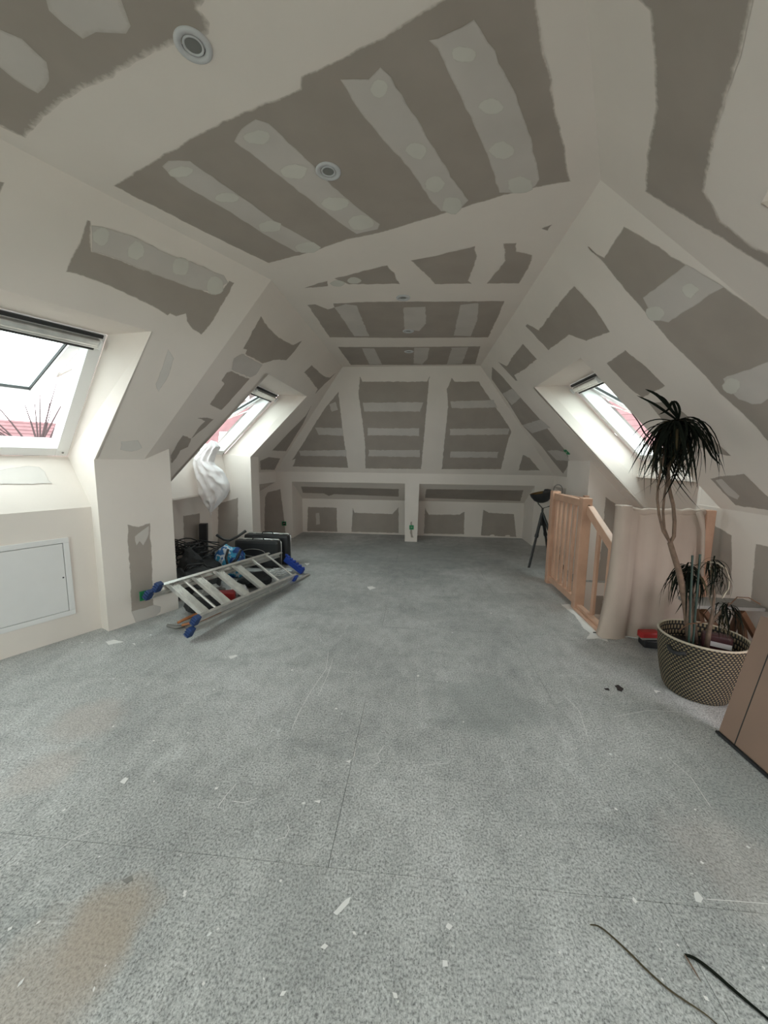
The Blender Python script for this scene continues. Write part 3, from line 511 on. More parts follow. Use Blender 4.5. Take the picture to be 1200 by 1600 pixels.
# ------------------------------------------------------------------ skylights
def skylight(idx, o, sdir, ddir, ndir, width, length, ang, label, reveals, rmat=M_mud):
    """o = top corner of the frame on its room face; sdir along the wall, ddir down the slope, ndir outwards"""
    o = V(o); sdir, ddir, ndir = V(sdir).normalized(), V(ddir).normalized(), V(ndir).normalized()
    w_ = thing('window_%d' % idx, tuple(o), label, 'window', kind='structure')
    P = lambda a, b, c: o + sdir * a + ddir * b + ndir * c
    fw, dp = .075, .11
    mb = MB()
    for (a0, a1, b0, b1) in ((0, fw, 0, length), (width - fw, width, 0, length), (fw, width - fw, 0, fw), (fw, width - fw, length - fw, length)):
        mb.box(P((a0 + a1) / 2, (b0 + b1) / 2, dp / 2), sdir * (a1 - a0 - .001), ddir * (b1 - b0 - .001), ndir * dp, .004)
    mb.build('window_frame', M_white, w_)
    mb = MB()
    for (a0, a1, b0, b1) in ((-.03, width + .03, -.03, .0), (-.03, width + .03, length, length + .03), (-.03, 0, 0, length), (width, width + .03, 0, length)):
        mb.box(P((a0 + a1) / 2, (b0 + b1) / 2, dp / 2 + .05), sdir * (a1 - a0), ddir * (b1 - b0), ndir * dp)
    mb.build('flashing', M_grey, w_)
    mb = MB(); mb.box(P(width / 2, .020, -.003), sdir * (width - .04), ddir * .022, ndir * .012); mb.box(P(width / 2, .114, .0), sdir * (width - .1), ddir * .016, ndir * .02); mb.build('shadow_gap', M_dark, w_)
    mb = MB(); mb.box(P(width / 2, .062, -.012), sdir * (width - .06), ddir * .045, ndir * .04, .012); mb.box(P(width / 2, .098, -.004), sdir * (width - .06), ddir * .016, ndir * .02, .004)
    vb = mb.build('ventilation_bar', M_alu, w_)
    mb = MB(); [mb.box(P(width * f, .062, -.035), sdir * .014, ddir * .06, ndir * .02, .004) for f in (.03, .5, .97)]; mb.build('bar_bracket', M_white, vb)
    mb = MB(); [mb.lathe([(0, 0), (.007, 0), (.007, .004), (0, .005)], P(a, length - .035, -.0005), 10, -ndir) for a in (.035, width - .035)]; mb.build('screw_cap', M_grey, w_)
    # sash swung out about its top edge
    ca, sa = math.cos(R(ang)), math.sin(R(ang)); d2 = ddir * ca + ndir * sa; n2 = ndir * ca - ddir * sa; h0 = P(0, .10, dp * .55)
    Q = lambda a, b, c: h0 + sdir * a + d2 * b + n2 * c
    sl = length - .14; a0, a1 = fw * .7, width - fw * .7; sw = .07; mb = MB()
    for (aa, ab, ba, bb) in ((a0, a0 + sw, 0, sl), (a1 - sw, a1, 0, sl), (a0 + sw, a1 - sw, 0, sw), (a0 + sw, a1 - sw, sl - sw, sl)):
        mb.box(Q((aa + ab) / 2, (ba + bb) / 2, .03), sdir * (ab - aa - .001), d2 * (bb - ba - .001), n2 * .055, .006)
    sash = mb.build('sash', M_white, w_, label='white sash swung open outwards')
    mb = MB()
    for (aa, ab, ba, bb) in ((a0 - .006, a0 - .001, 0, sl), (a1 + .001, a1 + .006, 0, sl), (a0, a1, sl + .001, sl + .006)): mb.box(Q((aa + ab) / 2, (ba + bb) / 2, .036), sdir * (ab - aa), d2 * (bb - ba), n2 * .05)
    mb.build('outer_cladding', M_brick, sash, label='reddish brown outer cladding')
    mb = MB(); g0 = .006
    for (aa, ab, ba, bb) in ((a0 + sw, a0 + sw + g0, sw, sl - sw), (a1 - sw - g0, a1 - sw, sw, sl - sw), (a0 + sw, a1 - sw, sw, sw + g0), (a0 + sw, a1 - sw, sl - sw - g0, sl - sw)):
        mb.box(Q((aa + ab) / 2, (ba + bb) / 2, .025), sdir * (ab - aa), d2 * (bb - ba), n2 * .02)
    mb.build('seal', M_dark, sash)
    MB().box(Q(width / 2, sl / 2, .03), sdir * (a1 - a0 - 2 * sw), d2 * (sl - 2 * sw), n2 * .012).build('pane', M_glass, sash)
    mb = MB()
    for a in (a0 - .012, a1 + .004): mb.bar(P(a, length * .25, dp * .5), Q(a, sl * .62, .01), .01, .014, sdir)
    mb.build('stay_arm', M_alu, w_)
    mb = MB()
    for r_ in reveals: solid(mb, r_[0], r_[1], .05)
    mb.build('reveal', rmat, w_)
    # daylight portal at the opening
    ld = bpy.data.lights.new('skylight_portal', 'AREA'); ld.shape = 'RECTANGLE'; ld.size = width; ld.size_y = length; ld.cycles.is_portal = True
    lo = bpy.data.objects.new('skylight_portal', ld); COL.objects.link(lo); lo.location = P(width / 2, length / 2, -.01)
    lo.rotation_euler = Matrix((sdir, -ddir if sdir.cross(-ddir).dot(ndir) > 0 else ddir, ndir)).transposed().to_euler() if False else (ndir).to_track_quat('Z', 'Y').to_euler()
    q = Matrix((sdir, ndir.cross(sdir), ndir)).transposed(); lo.rotation_euler = q.to_euler()
    return w_
def reveals(q, fo, ff, zb, back):
    """q(d,s) slope surface, fo opening corners, ff frame corners"""
    return []
DT, DBm = .77, 1.522; ZT, ZBm = 2.05, 1.30; LEN = (ZT - ZBm) * math.sqrt(2)
def near_window(idx, n0, sg, s_hi, s_lo, dk, zk, dbase, label, ang=27):
    q = lambda d, s, z: nl(n0 + sg * d, s, z)
    f_hi, f_lo = s_hi - .075 if sg < 0 else s_hi, s_lo
    D0 = .405 if sg < 0 else D0R
    o = q(DT, f_hi if sg > 0 else f_lo, ZT)
    rv = [([q(D0, s_hi, H - D0), q(D0, s_lo, H - D0), q(DT, f_lo, ZT), q(DT, f_hi, ZT)], Z),
          ([q(D0, s_hi, H - D0), q(DT, f_hi, ZT), q(DBm, f_hi, ZBm), q(dbase, s_hi - .045 if sg < 0 else s_hi, zk), q(D1 if sg < 0 else dk, s_hi - .045 if sg < 0 else s_hi, H - (D1 if sg < 0 else dk))], U),
          ([q(D0, s_lo, H - D0), q(DT, f_lo, ZT), q(DBm, f_lo, ZBm), q(dbase, s_lo, zk), q(D1 if sg < 0 else dk, s_lo, H - (D1 if sg < 0 else dk))], -U),
          ([q(DBm, f_hi, ZBm), q(DBm, f_lo, ZBm), q(dbase, s_lo, zk), q(dbase, s_hi - .045 if sg < 0 else s_hi, zk)], N * sg - Z)]
    return skylight(idx, o, U if sg < 0 else -U, (N * sg - Z), (N * sg + Z), abs(f_hi - f_lo), LEN, ang, label, rv)
near_window(1, 0, -1, wL[0][0], wL[0][1], D1, .933, DB, 'large white skylight standing open at the left edge over the wall hatch')
near_window(2, 0, -1, wL[1][0], wL[1][1], D1, .933, DB, 'added white skylight in the left slope behind the viewer, there for its light')  # out of view, added to bring daylight in from behind
near_window(4, NW, 1, wR[0][0], wR[0][1], DR, .99, DR, 'skylight whose corner shows at the upper right edge')
near_window(5, NW, 1, wR[1][0], wR[1][1], DR, .99, DR, 'added white skylight in the right slope behind the viewer, there for its light')  # unseen counterpart on the right, also added for daylight
# far left skylight
xt, zt = aL - .39 - .0, 2.05
fx = lambda z: aL - (H - z) - OFF; Yl, Yr = OYa - .01, OYb + .025
rv = [([fl3(aL - .39, OYa), fl3(aL - .39, OYb), (fx(2.07), Yr, 2.07), (fx(2.07), Yl, 2.07)], Z),
      ([fl3(aL - .39, OYb), (fx(2.07), Yr, 2.07), (fx(1.333), Yr, 1.333), (-2.38, OYb + .01, .885), (-2.105, OYb, 1.31)], Y),
      ([fl3(aL - .39, OYa), (fx(2.07), Yl, 2.07), (fx(1.333), Yl, 1.333), (-2.38, OYa - .01, .885), fl3(-2.42, OYa)], -Y),
      ([(fx(1.333), Yl, 1.333), (fx(1.333), Yr, 1.333), (-2.38, OYb + .01, .885), (-2.38, OYa - .4, .885), (fx(1.333), OYa - .4, 1.333)], -X - Z * .1)]
skylight(3, (fx(2.07), Yl, 2.07), Y, -X - Z, -X + Z, Yr - Yl, (2.07 - 1.333) * math.sqrt(2), 17, 'far left skylight, open, with the white cloth hanging from it', rv)
gx = lambda z: aR + (H - z) + OFF; Ya, Yb_ = RYa, RYb + .03
rv = [([fr3(aR + .41, RYa), fr3(aR + .41, RYb), (gx(2.06), Yb_, 2.06), (gx(2.06), Ya, 2.06)], Z),
      ([fr3(aR + .41, RYb - .02), (gx(2.06), Yb_, 2.06), (gx(1.322), Yb_, 1.322), (2.166, RYb, 1.16), (2.52, RYb, 1.16), (2.52, RYb, .60), fr3(2.548, RYb)], Y),
      ([fr3(aR + .41, RYa), (gx(2.06), Ya, 2.06), (gx(1.322), Ya, 1.322), (2.168, RYa, 1.16), (2.166, RYa, .985)], -Y),
      ([(gx(1.322), Ya, 1.322), (gx(1.322), Yb_, 1.322), (2.166, RYb, 1.16), (2.172, RYa, 1.16)], X - Z * .3)]
skylight(6, (gx(2.06), Yb_, 2.06), -Y, X - Z, X + Z, Yb_ - Ya, (2.06 - 1.322) * math.sqrt(2), 17, 'right skylight, open, above the stairwell and behind the tall plant', rv)
# unseen gable window behind the viewer, added to light the far end
gw = thing('window_7', tuple(GW[0]), 'added two-casement gable window behind the viewer, there for its light', 'window', kind='structure'); mb = MB()
for a, b, c, d in ((-.15, 2.05, .35, .42), (-.15, 2.05, 2.08, 2.15), (-.15, -.08, .42, 2.08), (1.98, 2.05, .42, 2.08), (.91, .99, .42, 2.08)): mb.box(B3((a + b) / 2, SB - .05, (c + d) / 2), N * (b - a - .001), U * .06, Z * (d - c - .001), .004)
mb.build('window_frame', M_white, gw)
for a, b in ((-.08, .91), (.99, 1.98)): MB().box(B3((a + b) / 2, SB - .05, 1.25), N * (b - a), U * .01, Z * 1.66).build('pane', M_glass, gw)
ld = bpy.data.lights.new('added_gable_portal', 'AREA'); ld.shape = 'RECTANGLE'; ld.size = 2.2; ld.size_y = 1.8; ld.cycles.is_portal = True
lo = bpy.data.objects.new('added_gable_portal', ld); COL.objects.link(lo); lo.location = B3(.95, SB - .01, 1.25); lo.rotation_euler = Matrix((N, -Z, -U)).transposed().to_euler() if N.cross(-Z).dot(-U) > 0 else Matrix((N, Z, -U)).transposed().to_euler()
# ------------------------------------------------------------------ access hatch in the left knee wall
HP = lambda s, z, o=0: nl(-DB + o, s, z)
hd = thing('door_1', tuple(HP(-1.15, .17)), 'white metal access hatch low in the left knee wall', 'hatch', kind='structure')
s0, s1, z0, z1 = -1.55, -.766, .172, .733
mb = MB(); fwid = .035
for a, b, c, d in ((s0, s1, z0, z0 + fwid), (s0, s1, z1 - fwid, z1), (s0, s0 + fwid, z0 + fwid, z1 - fwid), (s1 - fwid, s1, z0 + fwid, z1 - fwid)):
    mb.box(HP((a + b) / 2, (c + d) / 2, .007), U * (b - a), Z * (d - c), N * .014, .003)
mb.build('hatch_frame', M_hatch, hd)
MB().box(HP((s0 + s1) / 2, (z0 + z1) / 2, .004), U * (s1 - s0 - 2 * fwid - .006), Z * (z1 - z0 - 2 * fwid - .006), N * .016, .002).build('hatch_panel', M_hatch, hd)
MB().box(HP((s0 + s1) / 2, (z0 + z1) / 2, .001), U * (s1 - s0 - .02), Z * (z1 - z0 - .02), N * .002).build('shadow_gap', M_dark, hd)
MB().lathe([(0, .0128), (.0055, .0128), (.0055, .0)], HP(-.818, .454, 0), 14, N).build('keyhole', M_dark, hd)
# ------------------------------------------------------------------ ceiling spots
def spot(px, label, r=.05):
    c = hit(*px, *PC); t = thing('ceiling_spotlight', tuple(c), label, 'spotlight', 'recessed ceiling spotlights')
    MB().lathe([(r, 0), (r, -.004), (r * .9, -.007), (r * .62, -.004), (r * .62, .0), (r, 0)], c, 40).build('trim_ring', M_ring, t, True)
    MB().lathe([(r * .62, -.0005), (r * .60, -.0008), (r * .59, -.0005)], c, 32).build('shadow_gap', M_dark, t)
    MB().lathe([(r * .57, -.002), (r * .55, -.006), (r * .46, -.004), (r * .44, -.001)], c, 32).build('gimbal_ring', M_ring, t, True)
    MB().lathe([(r * .45, -.002), (0, -.0025)], c, 32).build('lens', M_lens, t)
for px, l in (((302, 70), 'round white ceiling spotlight nearest the viewer, on the edge of the upper left board'), ((513, 267), 'round white ceiling spotlight in the large striped grey board'), ((630, 465), 'small ceiling spotlight at the edge of the filler band across the far ceiling'),
              ((638, 517), 'ceiling spotlight at the foot of the short filler strip, second from the end wall'), ((639, 549), 'ceiling spotlight closest to the sloping end wall')): spot(px, l)
r1_ = nl(-DBm, -1, ZBm); r2_ = nl(-DB, -1, .933); PRV = (r1_, U.cross(r2_ - r1_))
M_smear = patch_mat('grey_filler_smear', (.66, .62, .58))
patch(wall_left, [(-30, 738), (0, 735), (45, 728), (62, 730), (70, 738), (75, 750), (82, 756), (40, 757), (0, 757), (-30, 757)], PRV, M_smear, 'filler_smear', lift=.004)
patch(slope_nl, [(262, 545), (272, 560), (262, 590), (248, 612), (243, 600), (255, 570)], PNL, M_smear, 'filler_smear', lift=.001); patch(slope_nl, [(190, 690), (215, 688), (222, 700), (205, 706), (188, 702)], PNL, M_smear, 'filler_smear', lift=.001)
# ------------------------------------------------------------------ electrical boxes
def ebox(c, n, up, label, sz=.07, dark=False):
    n = V(n).normalized(); up = V(up).normalized(); x = up.cross(n); t = thing('electrical_box', tuple(c), label, 'electrical box', 'green electrical boxes'); mb = MB()
    for a, b, c_2, d in ((-1, 1, -1, -.72), (-1, 1, .72, 1), (-1, -.72, -.72, .72), (.72, 1, -.72, .72)):
        mb.box(c + x * (a + b) / 4 * sz + up * (c_2 + d) / 4 * sz + n * .004, x * (b - a) / 2 * sz, up * (d - c_2) / 2 * sz, n * .014, .0015)
    mb.build('box_rim', M_green, t)
    MB().box(c + n * .0015, x * sz * .8, up * sz * .8, n * .003).build('box_inside', M_blackm if dark else M_green, t)
    mb = MB(); mb.tube([c + n * .004 + x * .012, c + n * .015, c + n * .006 - x * .014 - up * .005], .0028, 6); mb.tube([c + n * .004 - x * .01 + up * .008, c + n * .012 + up * .004, c + n * .004 + x * .016 + up * .008], .0028, 6); mb.build('wires', M_pale, t)
ebox(hit(225.5, 930, *PP), N, Z, 'green electrical box on the left pier beside the ladder feet', .075)
ebox(hit(444, 818, *PG), -Y, Z, 'dark green electrical box on the end wall left of the left recess', .07, True)
ebox(hit(643, 824, *PG), -Y, Z, 'green electrical box low on the central pillar', .07)
ebox(hit(886, 706, *PFR), -X - Z, V((1, 0, -1)).normalized() * -1, 'dark green electrical box in the right slope above the stair pier', .07, True)
patch(wall_back, [(641.5, 815), (644, 815), (644, 833), (646, 840), (642, 840), (641, 832)], PG, M_board, 'bare_plasterboard', lift=.001, step=.01)
# ------------------------------------------------------------------ stair balustrade
bal = thing('stair_balustrade', (1.42, 3.5, 0), 'beech wood balustrade with square posts around the stair opening', 'balustrade')
px_ = 1.445
def post(x, y, z0, z1, w=.082, nm='newel_post'):
    p = MB().box((x, y, (z0 + z1) / 2), X * w, Y * w, Z * (z1 - z0), .006).build(nm, M_wood, bal)
    return p
p0 = post(px_, 4.22, -.05, 1.0); p1 = post(px_, 3.47, -.05, .995); p2 = post(1.475, 2.906, 0, .985, .07); p3 = post(2.07, 2.93, 0, .975, .06)
p4 = post(1.79, 4.30, 0, .95, .05)
MB().lathe([(.011, 0), (.011, .006), (0, .008)], (px_ + .012, 3.47 - .041, .93), 12, -Y).build('dowel_plug', M_brown, p1)
MB().box((px_, 3.845, .945), X * .05, Y * .68, Z * .065, .005).build('top_rail', M_wood, bal)
MB().box((px_, 3.845, .06), X * .05, Y * .68, Z * .06, .005).build('bottom_rail', M_wood, bal)
MB().box((px_, 3.19, .025), X * .045, Y * .49, Z * .05, .005).build('bottom_rail', M_wood, bal)
MB().bar((1.49, 4.26, .945), (1.77, 4.30, .905), .04, .05, Z, .004).build('top_rail', M_wood, bal)
b0 = MB().box((px_, 0, 0), X * .022, Y * .052, Z * .84, .003).build('baluster', M_wood, bal)
ys = [3.56, 3.68, 3.80, 3.92, 4.04, 4.14]
for i, y in enumerate(ys):
    o = b0 if i == 0 else b0.copy()
    if i: COL.objects.link(o)
    o.location = (0 - bal.location.x * 0, y - 0, .50)
MB().bar((px_ + .02, 3.43, .90), (px_ + .02, 2.93, .655), .05, .075, Z, .006).build('sloping_handrail', M_wood, bal)
for y, zt_ in ((3.22, .77), (3.01, .67)): MB().box((px_ + .02, y, (zt_ + .05) / 2), X * .022, Y * .045, Z * (zt_ - .05), .003).build('baluster', M_wood, bal)
MB().box((px_ - .03, 3.19, .012), X * .03, Y * .50, Z * .022, .004).build('threshold_strip', M_wood, bal)
patch(bal, None, ((px_, 3.8, .979), Z), M_plaster, 'plaster_spill', lift=.001, jag=.006, step=.01, pts=[V((px_ - .02, 3.53, .979)), V((px_ + .02, 3.53, .979)), V((px_ + .015, 3.74, .979)), V((px_ - .02, 3.80, .979))])
# dust sheet over the corner post and rail
path = [(1.54, 3.0), (1.52, 2.96), (1.475, 2.954), (1.436, 2.947), (1.432, 2.905), (1.436, 2.864), (1.475, 2.859), (1.513, 2.863)] + [(1.532 + i * .0258, (2.918 if i > 1 else 2.89) + .0008 * i) for i in range(20)] + [(2.045, 2.93)]
vs = []; fs = []; nz_ = 26; np_ = len(path)
for j in range(nz_ + 1):
    t = j / nz_; z = .990 * (1 - t) + .004 * t
    for i, (x, y) in enumerate(path):
        u_ = i / np_; fold = .012 * math.sin(i * 1.15 + 2 * t) * (.25 + t) + .008 * noise.noise(V((i * .5, t * 4, 1.3)))
        if i < 8:
            cx, cy = 1.475, 2.91; k = 1 + .10 * t * t + (.07 * noise.noise(V((i * .6, t * 3, 0)))); xx, yy = cx + (x - cx) * k, cy + (y - cy) * k
            if 3 <= i <= 5: xx -= .05 * t ** 3
        else:
            xx, yy = x, y + fold - .012 - .02 * math.sin(t * 3.1) * .3
            if j < 3 and i > 8: z_ = .962 - j * .012
        zz = z if i < 8 else (z - .022 * (1 - t) - .004 * math.sin(i * .9) * (1 - t))
        vs.append((xx, yy, zz))
for j in range(nz_):
    for i in range(np_ - 1): a = j * np_ + i; fs.append((a, a + 1, a + np_ + 1, a + np_))
cl = thing('dust_sheet', (1.7, 2.88, 0), 'beige dust sheet wrapped over the corner post and stair rail', 'dust sheet')
MB().add(vs, fs).build('hanging_sheet', M_cloth, cl, True)
mb = MB(); mb.box((1.475, 2.906, .992), X * .084, Y * .09, Z * .012, .005); mb.build('post_cap_fold', M_cloth, cl, True)
mb = MB(); mb.tube([(1.52 + i * .026, 2.915 + .001 * i + .004 * math.sin(i * 2), (.955 + .004 * math.sin(i * 1.3))) for i in range(21)], [.024 + .003 * math.sin(i * 1.7) for i in range(21)], 10); mb.build('rail_wrap', M_cloth, cl, True)
mb = MB(); mb.tube([at(1092, 800, 2.87), at(1096, 812, 2.86), at(1099, 830, 2.865), at(1098, 870, 2.87), at(1097, 900, 2.87)], [.018, .02, .012, .012, .010], 8); mb.build('sheet_edge_roll', M_cloth, cl, True)
for o_ in cl.children: o_.data.materials[0] = M_cloth
MB().box((1.78, 2.95, .93), X * .55, Y * .03, Z * .05).build('top_rail', M_wood, bal)
# ------------------------------------------------------------------ tripod dish lamp
tl = thing('tripod_lamp', (1.52, 4.9, 0), 'black dish lamp with gold inside on a black tripod behind the balustrade', 'lamp')
c = V((1.535, 4.9, .80)); ax = V((-.22, .02, 1)).normalized()
MB().lathe([(.012, 0), (.06, .012), (.10, .045), (.128, .095), (.135, .13)], c, 40, ax).build('dish', M_black, tl, True)
MB().lathe([(.01, .006), (.058, .018), (.097, .05), (.125, .098), (.133, .131)], c, 40, ax).build('dish_lining', M_gold, tl, True)
MB().lathe([(.0, .0), (.035, .005), (.05, .03), (.052, .065), (.035, .095), (0, .10)], c + V((.035, -.03, .075)), 24).build('lamp_housing', M_black, tl, True)
MB().tube([at(872 + 7 * math.cos(a), 766 + 9 * math.sin(a), 4.8) for a in [math.pi * .9 + k * .42 for k in range(12)]], .0035, 6).build('cable', M_black, tl, True)
MB().box(at(865, 778, 4.75), X * .035, Y * .01, Z * .05, .004).build('red_switch_plate', M_red, tl)
MB().tube([c + V((.0, .13, .10)), c + V((-.03, .09, -.02)), c + V((0, .0, -.07)), c + V((.06, -.08, -.03)), c + V((.1, -.13, .09))], .007, 8).build('yoke', M_black, tl, True)
top = V((1.535, 4.9, .735)); MB().tube([top, top - Z * .22], .013, 10).build('column', M_black, tl)
for tip in ((1.385, 4.80, .0), (1.80, 4.78, .0), (1.74, 5.14, .0)):
    a = top - Z * .06; b = V(tip); m_ = a.lerp(b, .42); lg = MB().tube([a, m_], .019, 8); lg.tube([m_, b], .014, 8); lg.tube([m_ - (m_ - a).normalized() * .02, m_ + (m_ - a).normalized() * .02], .023, 8); l_ = lg.build('leg', M_black, tl); MB().lathe([(.012, 0), (.014, .006), (.01, .02)], b, 10).build('foot', M_blackm, l_)
# ------------------------------------------------------------------ potted dracaena
BC = V((1.625, 2.235, 0)); bh = .34
bk = thing('plant_basket', tuple(BC), 'round woven black and straw basket holding the plants', 'basket')
prof = [(.0, .002), (.13, .0), (.15, .004), (.165, .03), (.180, .09), (.193, .16), (.202, .24), (.208, .33), (.210, bh)]
n = 72; vs = []; fs = []
for r_, z in prof: vs += [BC + V((r_ * math.cos(2 * math.pi * k / n), r_ * math.sin(2 * math.pi * k / n), z)) for k in range(n)]
for i in range(len(prof) - 1): fs += [(i * n + k, i * n + (k + 1) % n, (i + 1) * n + (k + 1) % n, (i + 1) * n + k) for k in range(n)]
bo = MB().add(vs, fs).build('basket_body', M_basket, bk, True); uvl = bo.data.uv_layers.new(name='UVMap')
for p in bo.data.polygons:
    k = p.index % n; i = p.index // n
    for li, (a, b) in zip(p.loop_indices, ((k, i), (k + 1, i), (k + 1, i + 1), (k, i + 1))): uvl.data[li].uv = (a / n, prof[b][1] / bh)
bi = MB().lathe([(.208, bh), (.200, bh), (.198, .24), (.185, .20)], BC, 60).build('basket_lining', M_basket, bk, True); ul2 = bi.data.uv_layers.new(name='UVMap')
for p in bi.data.polygons:
    k = p.index % 60; i = p.index // 60
    for li, (a, b) in zip(p.loop_indices, ((k, i), (k + 1, i), (k + 1, i + 1), (k, i + 1))): ul2.data[li].uv = (a / 60, b * .12)
MB().tube([BC + V((.206 * math.cos(2 * math.pi * k / 60), .206 * math.sin(2 * math.pi * k / 60), bh)) for k in range(61)], .006, 8).build('rim', M_pale, bk, True)
MB().lathe([(.195, .245), (.1, .25), (0, .252)], BC, 40).build('soil', M_soil, bk, True)
for a0_ in (R(205), R(25)):
    MB().tube([BC + V(((.207 + .022 * math.sin(math.pi * t / 8)) * math.cos(a0_ + (t - 4) * .055), (.207 + .022 * math.sin(math.pi * t / 8)) * math.sin(a0_ + (t - 4) * .055), .285 - .012 * math.sin(math.pi * t / 8))) for t in range(9)], .011, 8).build('handle', M_blackm, bk, True)
mb = MB(); mb.box(BC + V((.10, .03, .285)), V((.12, -.06, .0)), V((.03, .06, 0)), Z * .10, .012); bag = mb.build('burgundy_inner_pot', M_burg, bk, True)
mb = MB(); mb.box(BC + V((.095, -.012, .285)), V((.085, -.043, -.004)), V((.001, .002, 0)), Z * .028); mb.build('white_label', M_sheet, bag)
def leaf_mesh(L, w_, droop, seed, lift=.25):
    rnd = random.Random(seed); vs = []; fs = []; n_ = 9
    for i in range(n_ + 1):
        t = i / n_; x = L * (t - .18 * droop * t * t); z = lift * L * math.sin(t * 2.0) * (1 - .3 * t) - droop * L * t * t * .85; wd = w_ * (math.sin(math.pi * (.12 + .88 * t)) ** .6) * (1 - t * .35) if i < n_ else .0004
        vs += [(x, -wd / 2, z + wd * .2), (x, 0, z), (x, wd / 2, z + wd * .2)]
    for i in range(n_):
        a = i * 3; fs += [(a, a + 1, a + 4, a + 3), (a + 1, a + 2, a + 5, a + 4)]
    return [V(v) for v in vs], fs
LM = []
for i in range(10):
    L = .15 + .013 * i; vv, ff = leaf_mesh(L, .014, .9 + .12 * (i % 4), i, .12 + .10 * (i % 3)); me = bpy.data.meshes.new('leaf'); me.from_pydata([tuple(v) for v in vv], [], ff); me.update(); me.materials.append(M_leaf if i % 7 else M_leafb); LM.append(me)
def crown(par, c, count, scale, tilt=0, dirs=None, seed=1, spread=1.0):
    rnd = random.Random(seed)
    for i in range(count):
        o = bpy.data.objects.new('leaf', LM[rnd.randrange(10)]); COL.objects.link(o); o.parent = par; o.matrix_parent_inverse = par.matrix_basis.inverted()
        az = rnd.uniform(0, 2 * math.pi) if dirs is None else R(rnd.uniform(*dirs)); el = rnd.uniform(-.05, .75 * spread); s = scale * rnd.uniform(.75, 1.15)
        o.rotation_euler = (rnd.uniform(-.3, .3), el, az); o.scale = (s, s, s); o.location = V(c) + V((rnd.uniform(-.012, .012), rnd.uniform(-.012, .012), rnd.uniform(-.03, .03)))
PY = 2.22
pl = thing('dracaena_plant', tuple(at(1080, 990, PY)), 'tall dracaena with a dark drooping crown on slim curved stems', 'plant')
fork = at(1047, 848, PY)
MB().tube([at(1078, 1000, PY), at(1074, 960, PY), at(1068, 925, PY), at(1060, 890, PY), at(1052, 865, PY), fork], [.019, .018, .017, .015, .014, .013], 10).build('trunk', M_stem, pl, True)
ct = at(1057, 664, PY)
for pts_, rr in (([fork, at(1036, 830, PY), at(1030, 805, PY), at(1027, 780, PY), at(1028, 760, PY), at(1032, 735, PY - .02), at(1040, 700, PY - .02)], .0055),
                 ([fork, at(1038, 826, PY + .02), at(1036, 800, PY + .03), at(1038, 775, PY + .03), at(1043, 745, PY + .02), at(1048, 700, PY)], .0052),
                 ([fork, at(1053, 838, PY), at(1054, 815, PY), at(1052, 790, PY), at(1046, 765, PY), at(1044, 735, PY), at(1052, 690, PY), ct], .0075)):
    MB().tube(pts_, [rr * (1.3 - .3 * i / len(pts_)) for i in range(len(pts_))], 8).build('stem', M_stem, pl, True)
crown(pl, ct, 150, 1.28, seed=3, spread=1.75); crown(pl, at(1042, 700, PY - .02), 26, .75, seed=9, spread=1.5)
rnd = random.Random(5)
def blade(par, pts, w_, m, name='leaf', up=None):
    pts = [V(p) for p in pts]; P_ = []
    for i in range(len(pts) - 1):
        a, b, c2, d = pts[max(i - 1, 0)], pts[i], pts[i + 1], pts[min(i + 2, len(pts) - 1)]
        for t in (0, .33, .66): P_.append(.5 * ((2 * b) + (c2 - a) * t + (2 * a - 5 * b + 4 * c2 - d) * t * t + (3 * b - a - 3 * c2 + d) * t ** 3))
    P_.append(pts[-1]); vs = []; n_ = len(P_) - 1
    for i, p in enumerate(P_):
        t = (P_[min(i + 1, n_)] - P_[max(i - 1, 0)]).normalized(); s_2 = (t.cross(up) if up else t.cross(CP - p)).normalized(); nn = s_2.cross(t)
        wd = w_ * (math.sin(math.pi * (.15 + .85 * i / n_)) ** .6) if i < n_ else .0006; vs += [p - s_2 * wd / 2, p + nn * wd * .18, p + s_2 * wd / 2]
    fs = [f for i in range(n_) for f in ((i * 3, i * 3 + 1, i * 3 + 4, i * 3 + 3), (i * 3 + 1, i * 3 + 2, i * 3 + 5, i * 3 + 4))]
    mb = MB().add(vs, fs); return mb.build(name, m, par)
A = lambda l, y=PY: [at(u, v, y + .01 * i) for i, (u, v) in enumerate(l)]
for l, w_ in (([(1058, 652), (1040, 630), (1025, 616), (1008, 608)], .016), ([(1056, 655), (1038, 642), (1020, 630), (995, 618)], .013), ([(1060, 655), (1055, 638), (1050, 628), (1044, 640), (1029, 648)], .014), ([(1058, 654), (1048, 638), (1040, 625), (1032, 618)], .010),
              ([(1055, 658), (1030, 655), (1010, 660), (996, 672), (986, 684)], .006), ([(1062, 658), (1082, 668), (1100, 690), (1112, 712), (1127, 727)], .014), ([(1064, 658), (1090, 670), (1105, 690), (1118, 715)], .009), ([(1060, 656), (1062, 640), (1056, 628), (1048, 628)], .012),
              ([(1022, 690), (1008, 678), (998, 660), (985, 643)], .007)):
    blade(pl, A(l), w_, M_leaf)
pl2 = thing('dracaena_plant', tuple(at(1105, 1008, 2.2)), 'small branched dracaena with drooping leaves in the front of the basket', 'plant')
MB().tube([at(1104, 1012, 2.18), at(1108, 985, 2.18), at(1113, 960, 2.18), at(1116, 930, 2.18), at(1112, 900, 2.2), at(1110, 880, 2.2)], [.014, .012, .009, .006, .005, .004], 8).build('stem', M_stem, pl2, True)
MB().tube([at(1110, 975, 2.18), at(1120, 962, 2.17), at(1132, 950, 2.16), at(1140, 942, 2.16)], [.009, .008, .007, .006], 8).build('stem', M_stem, pl2, True)
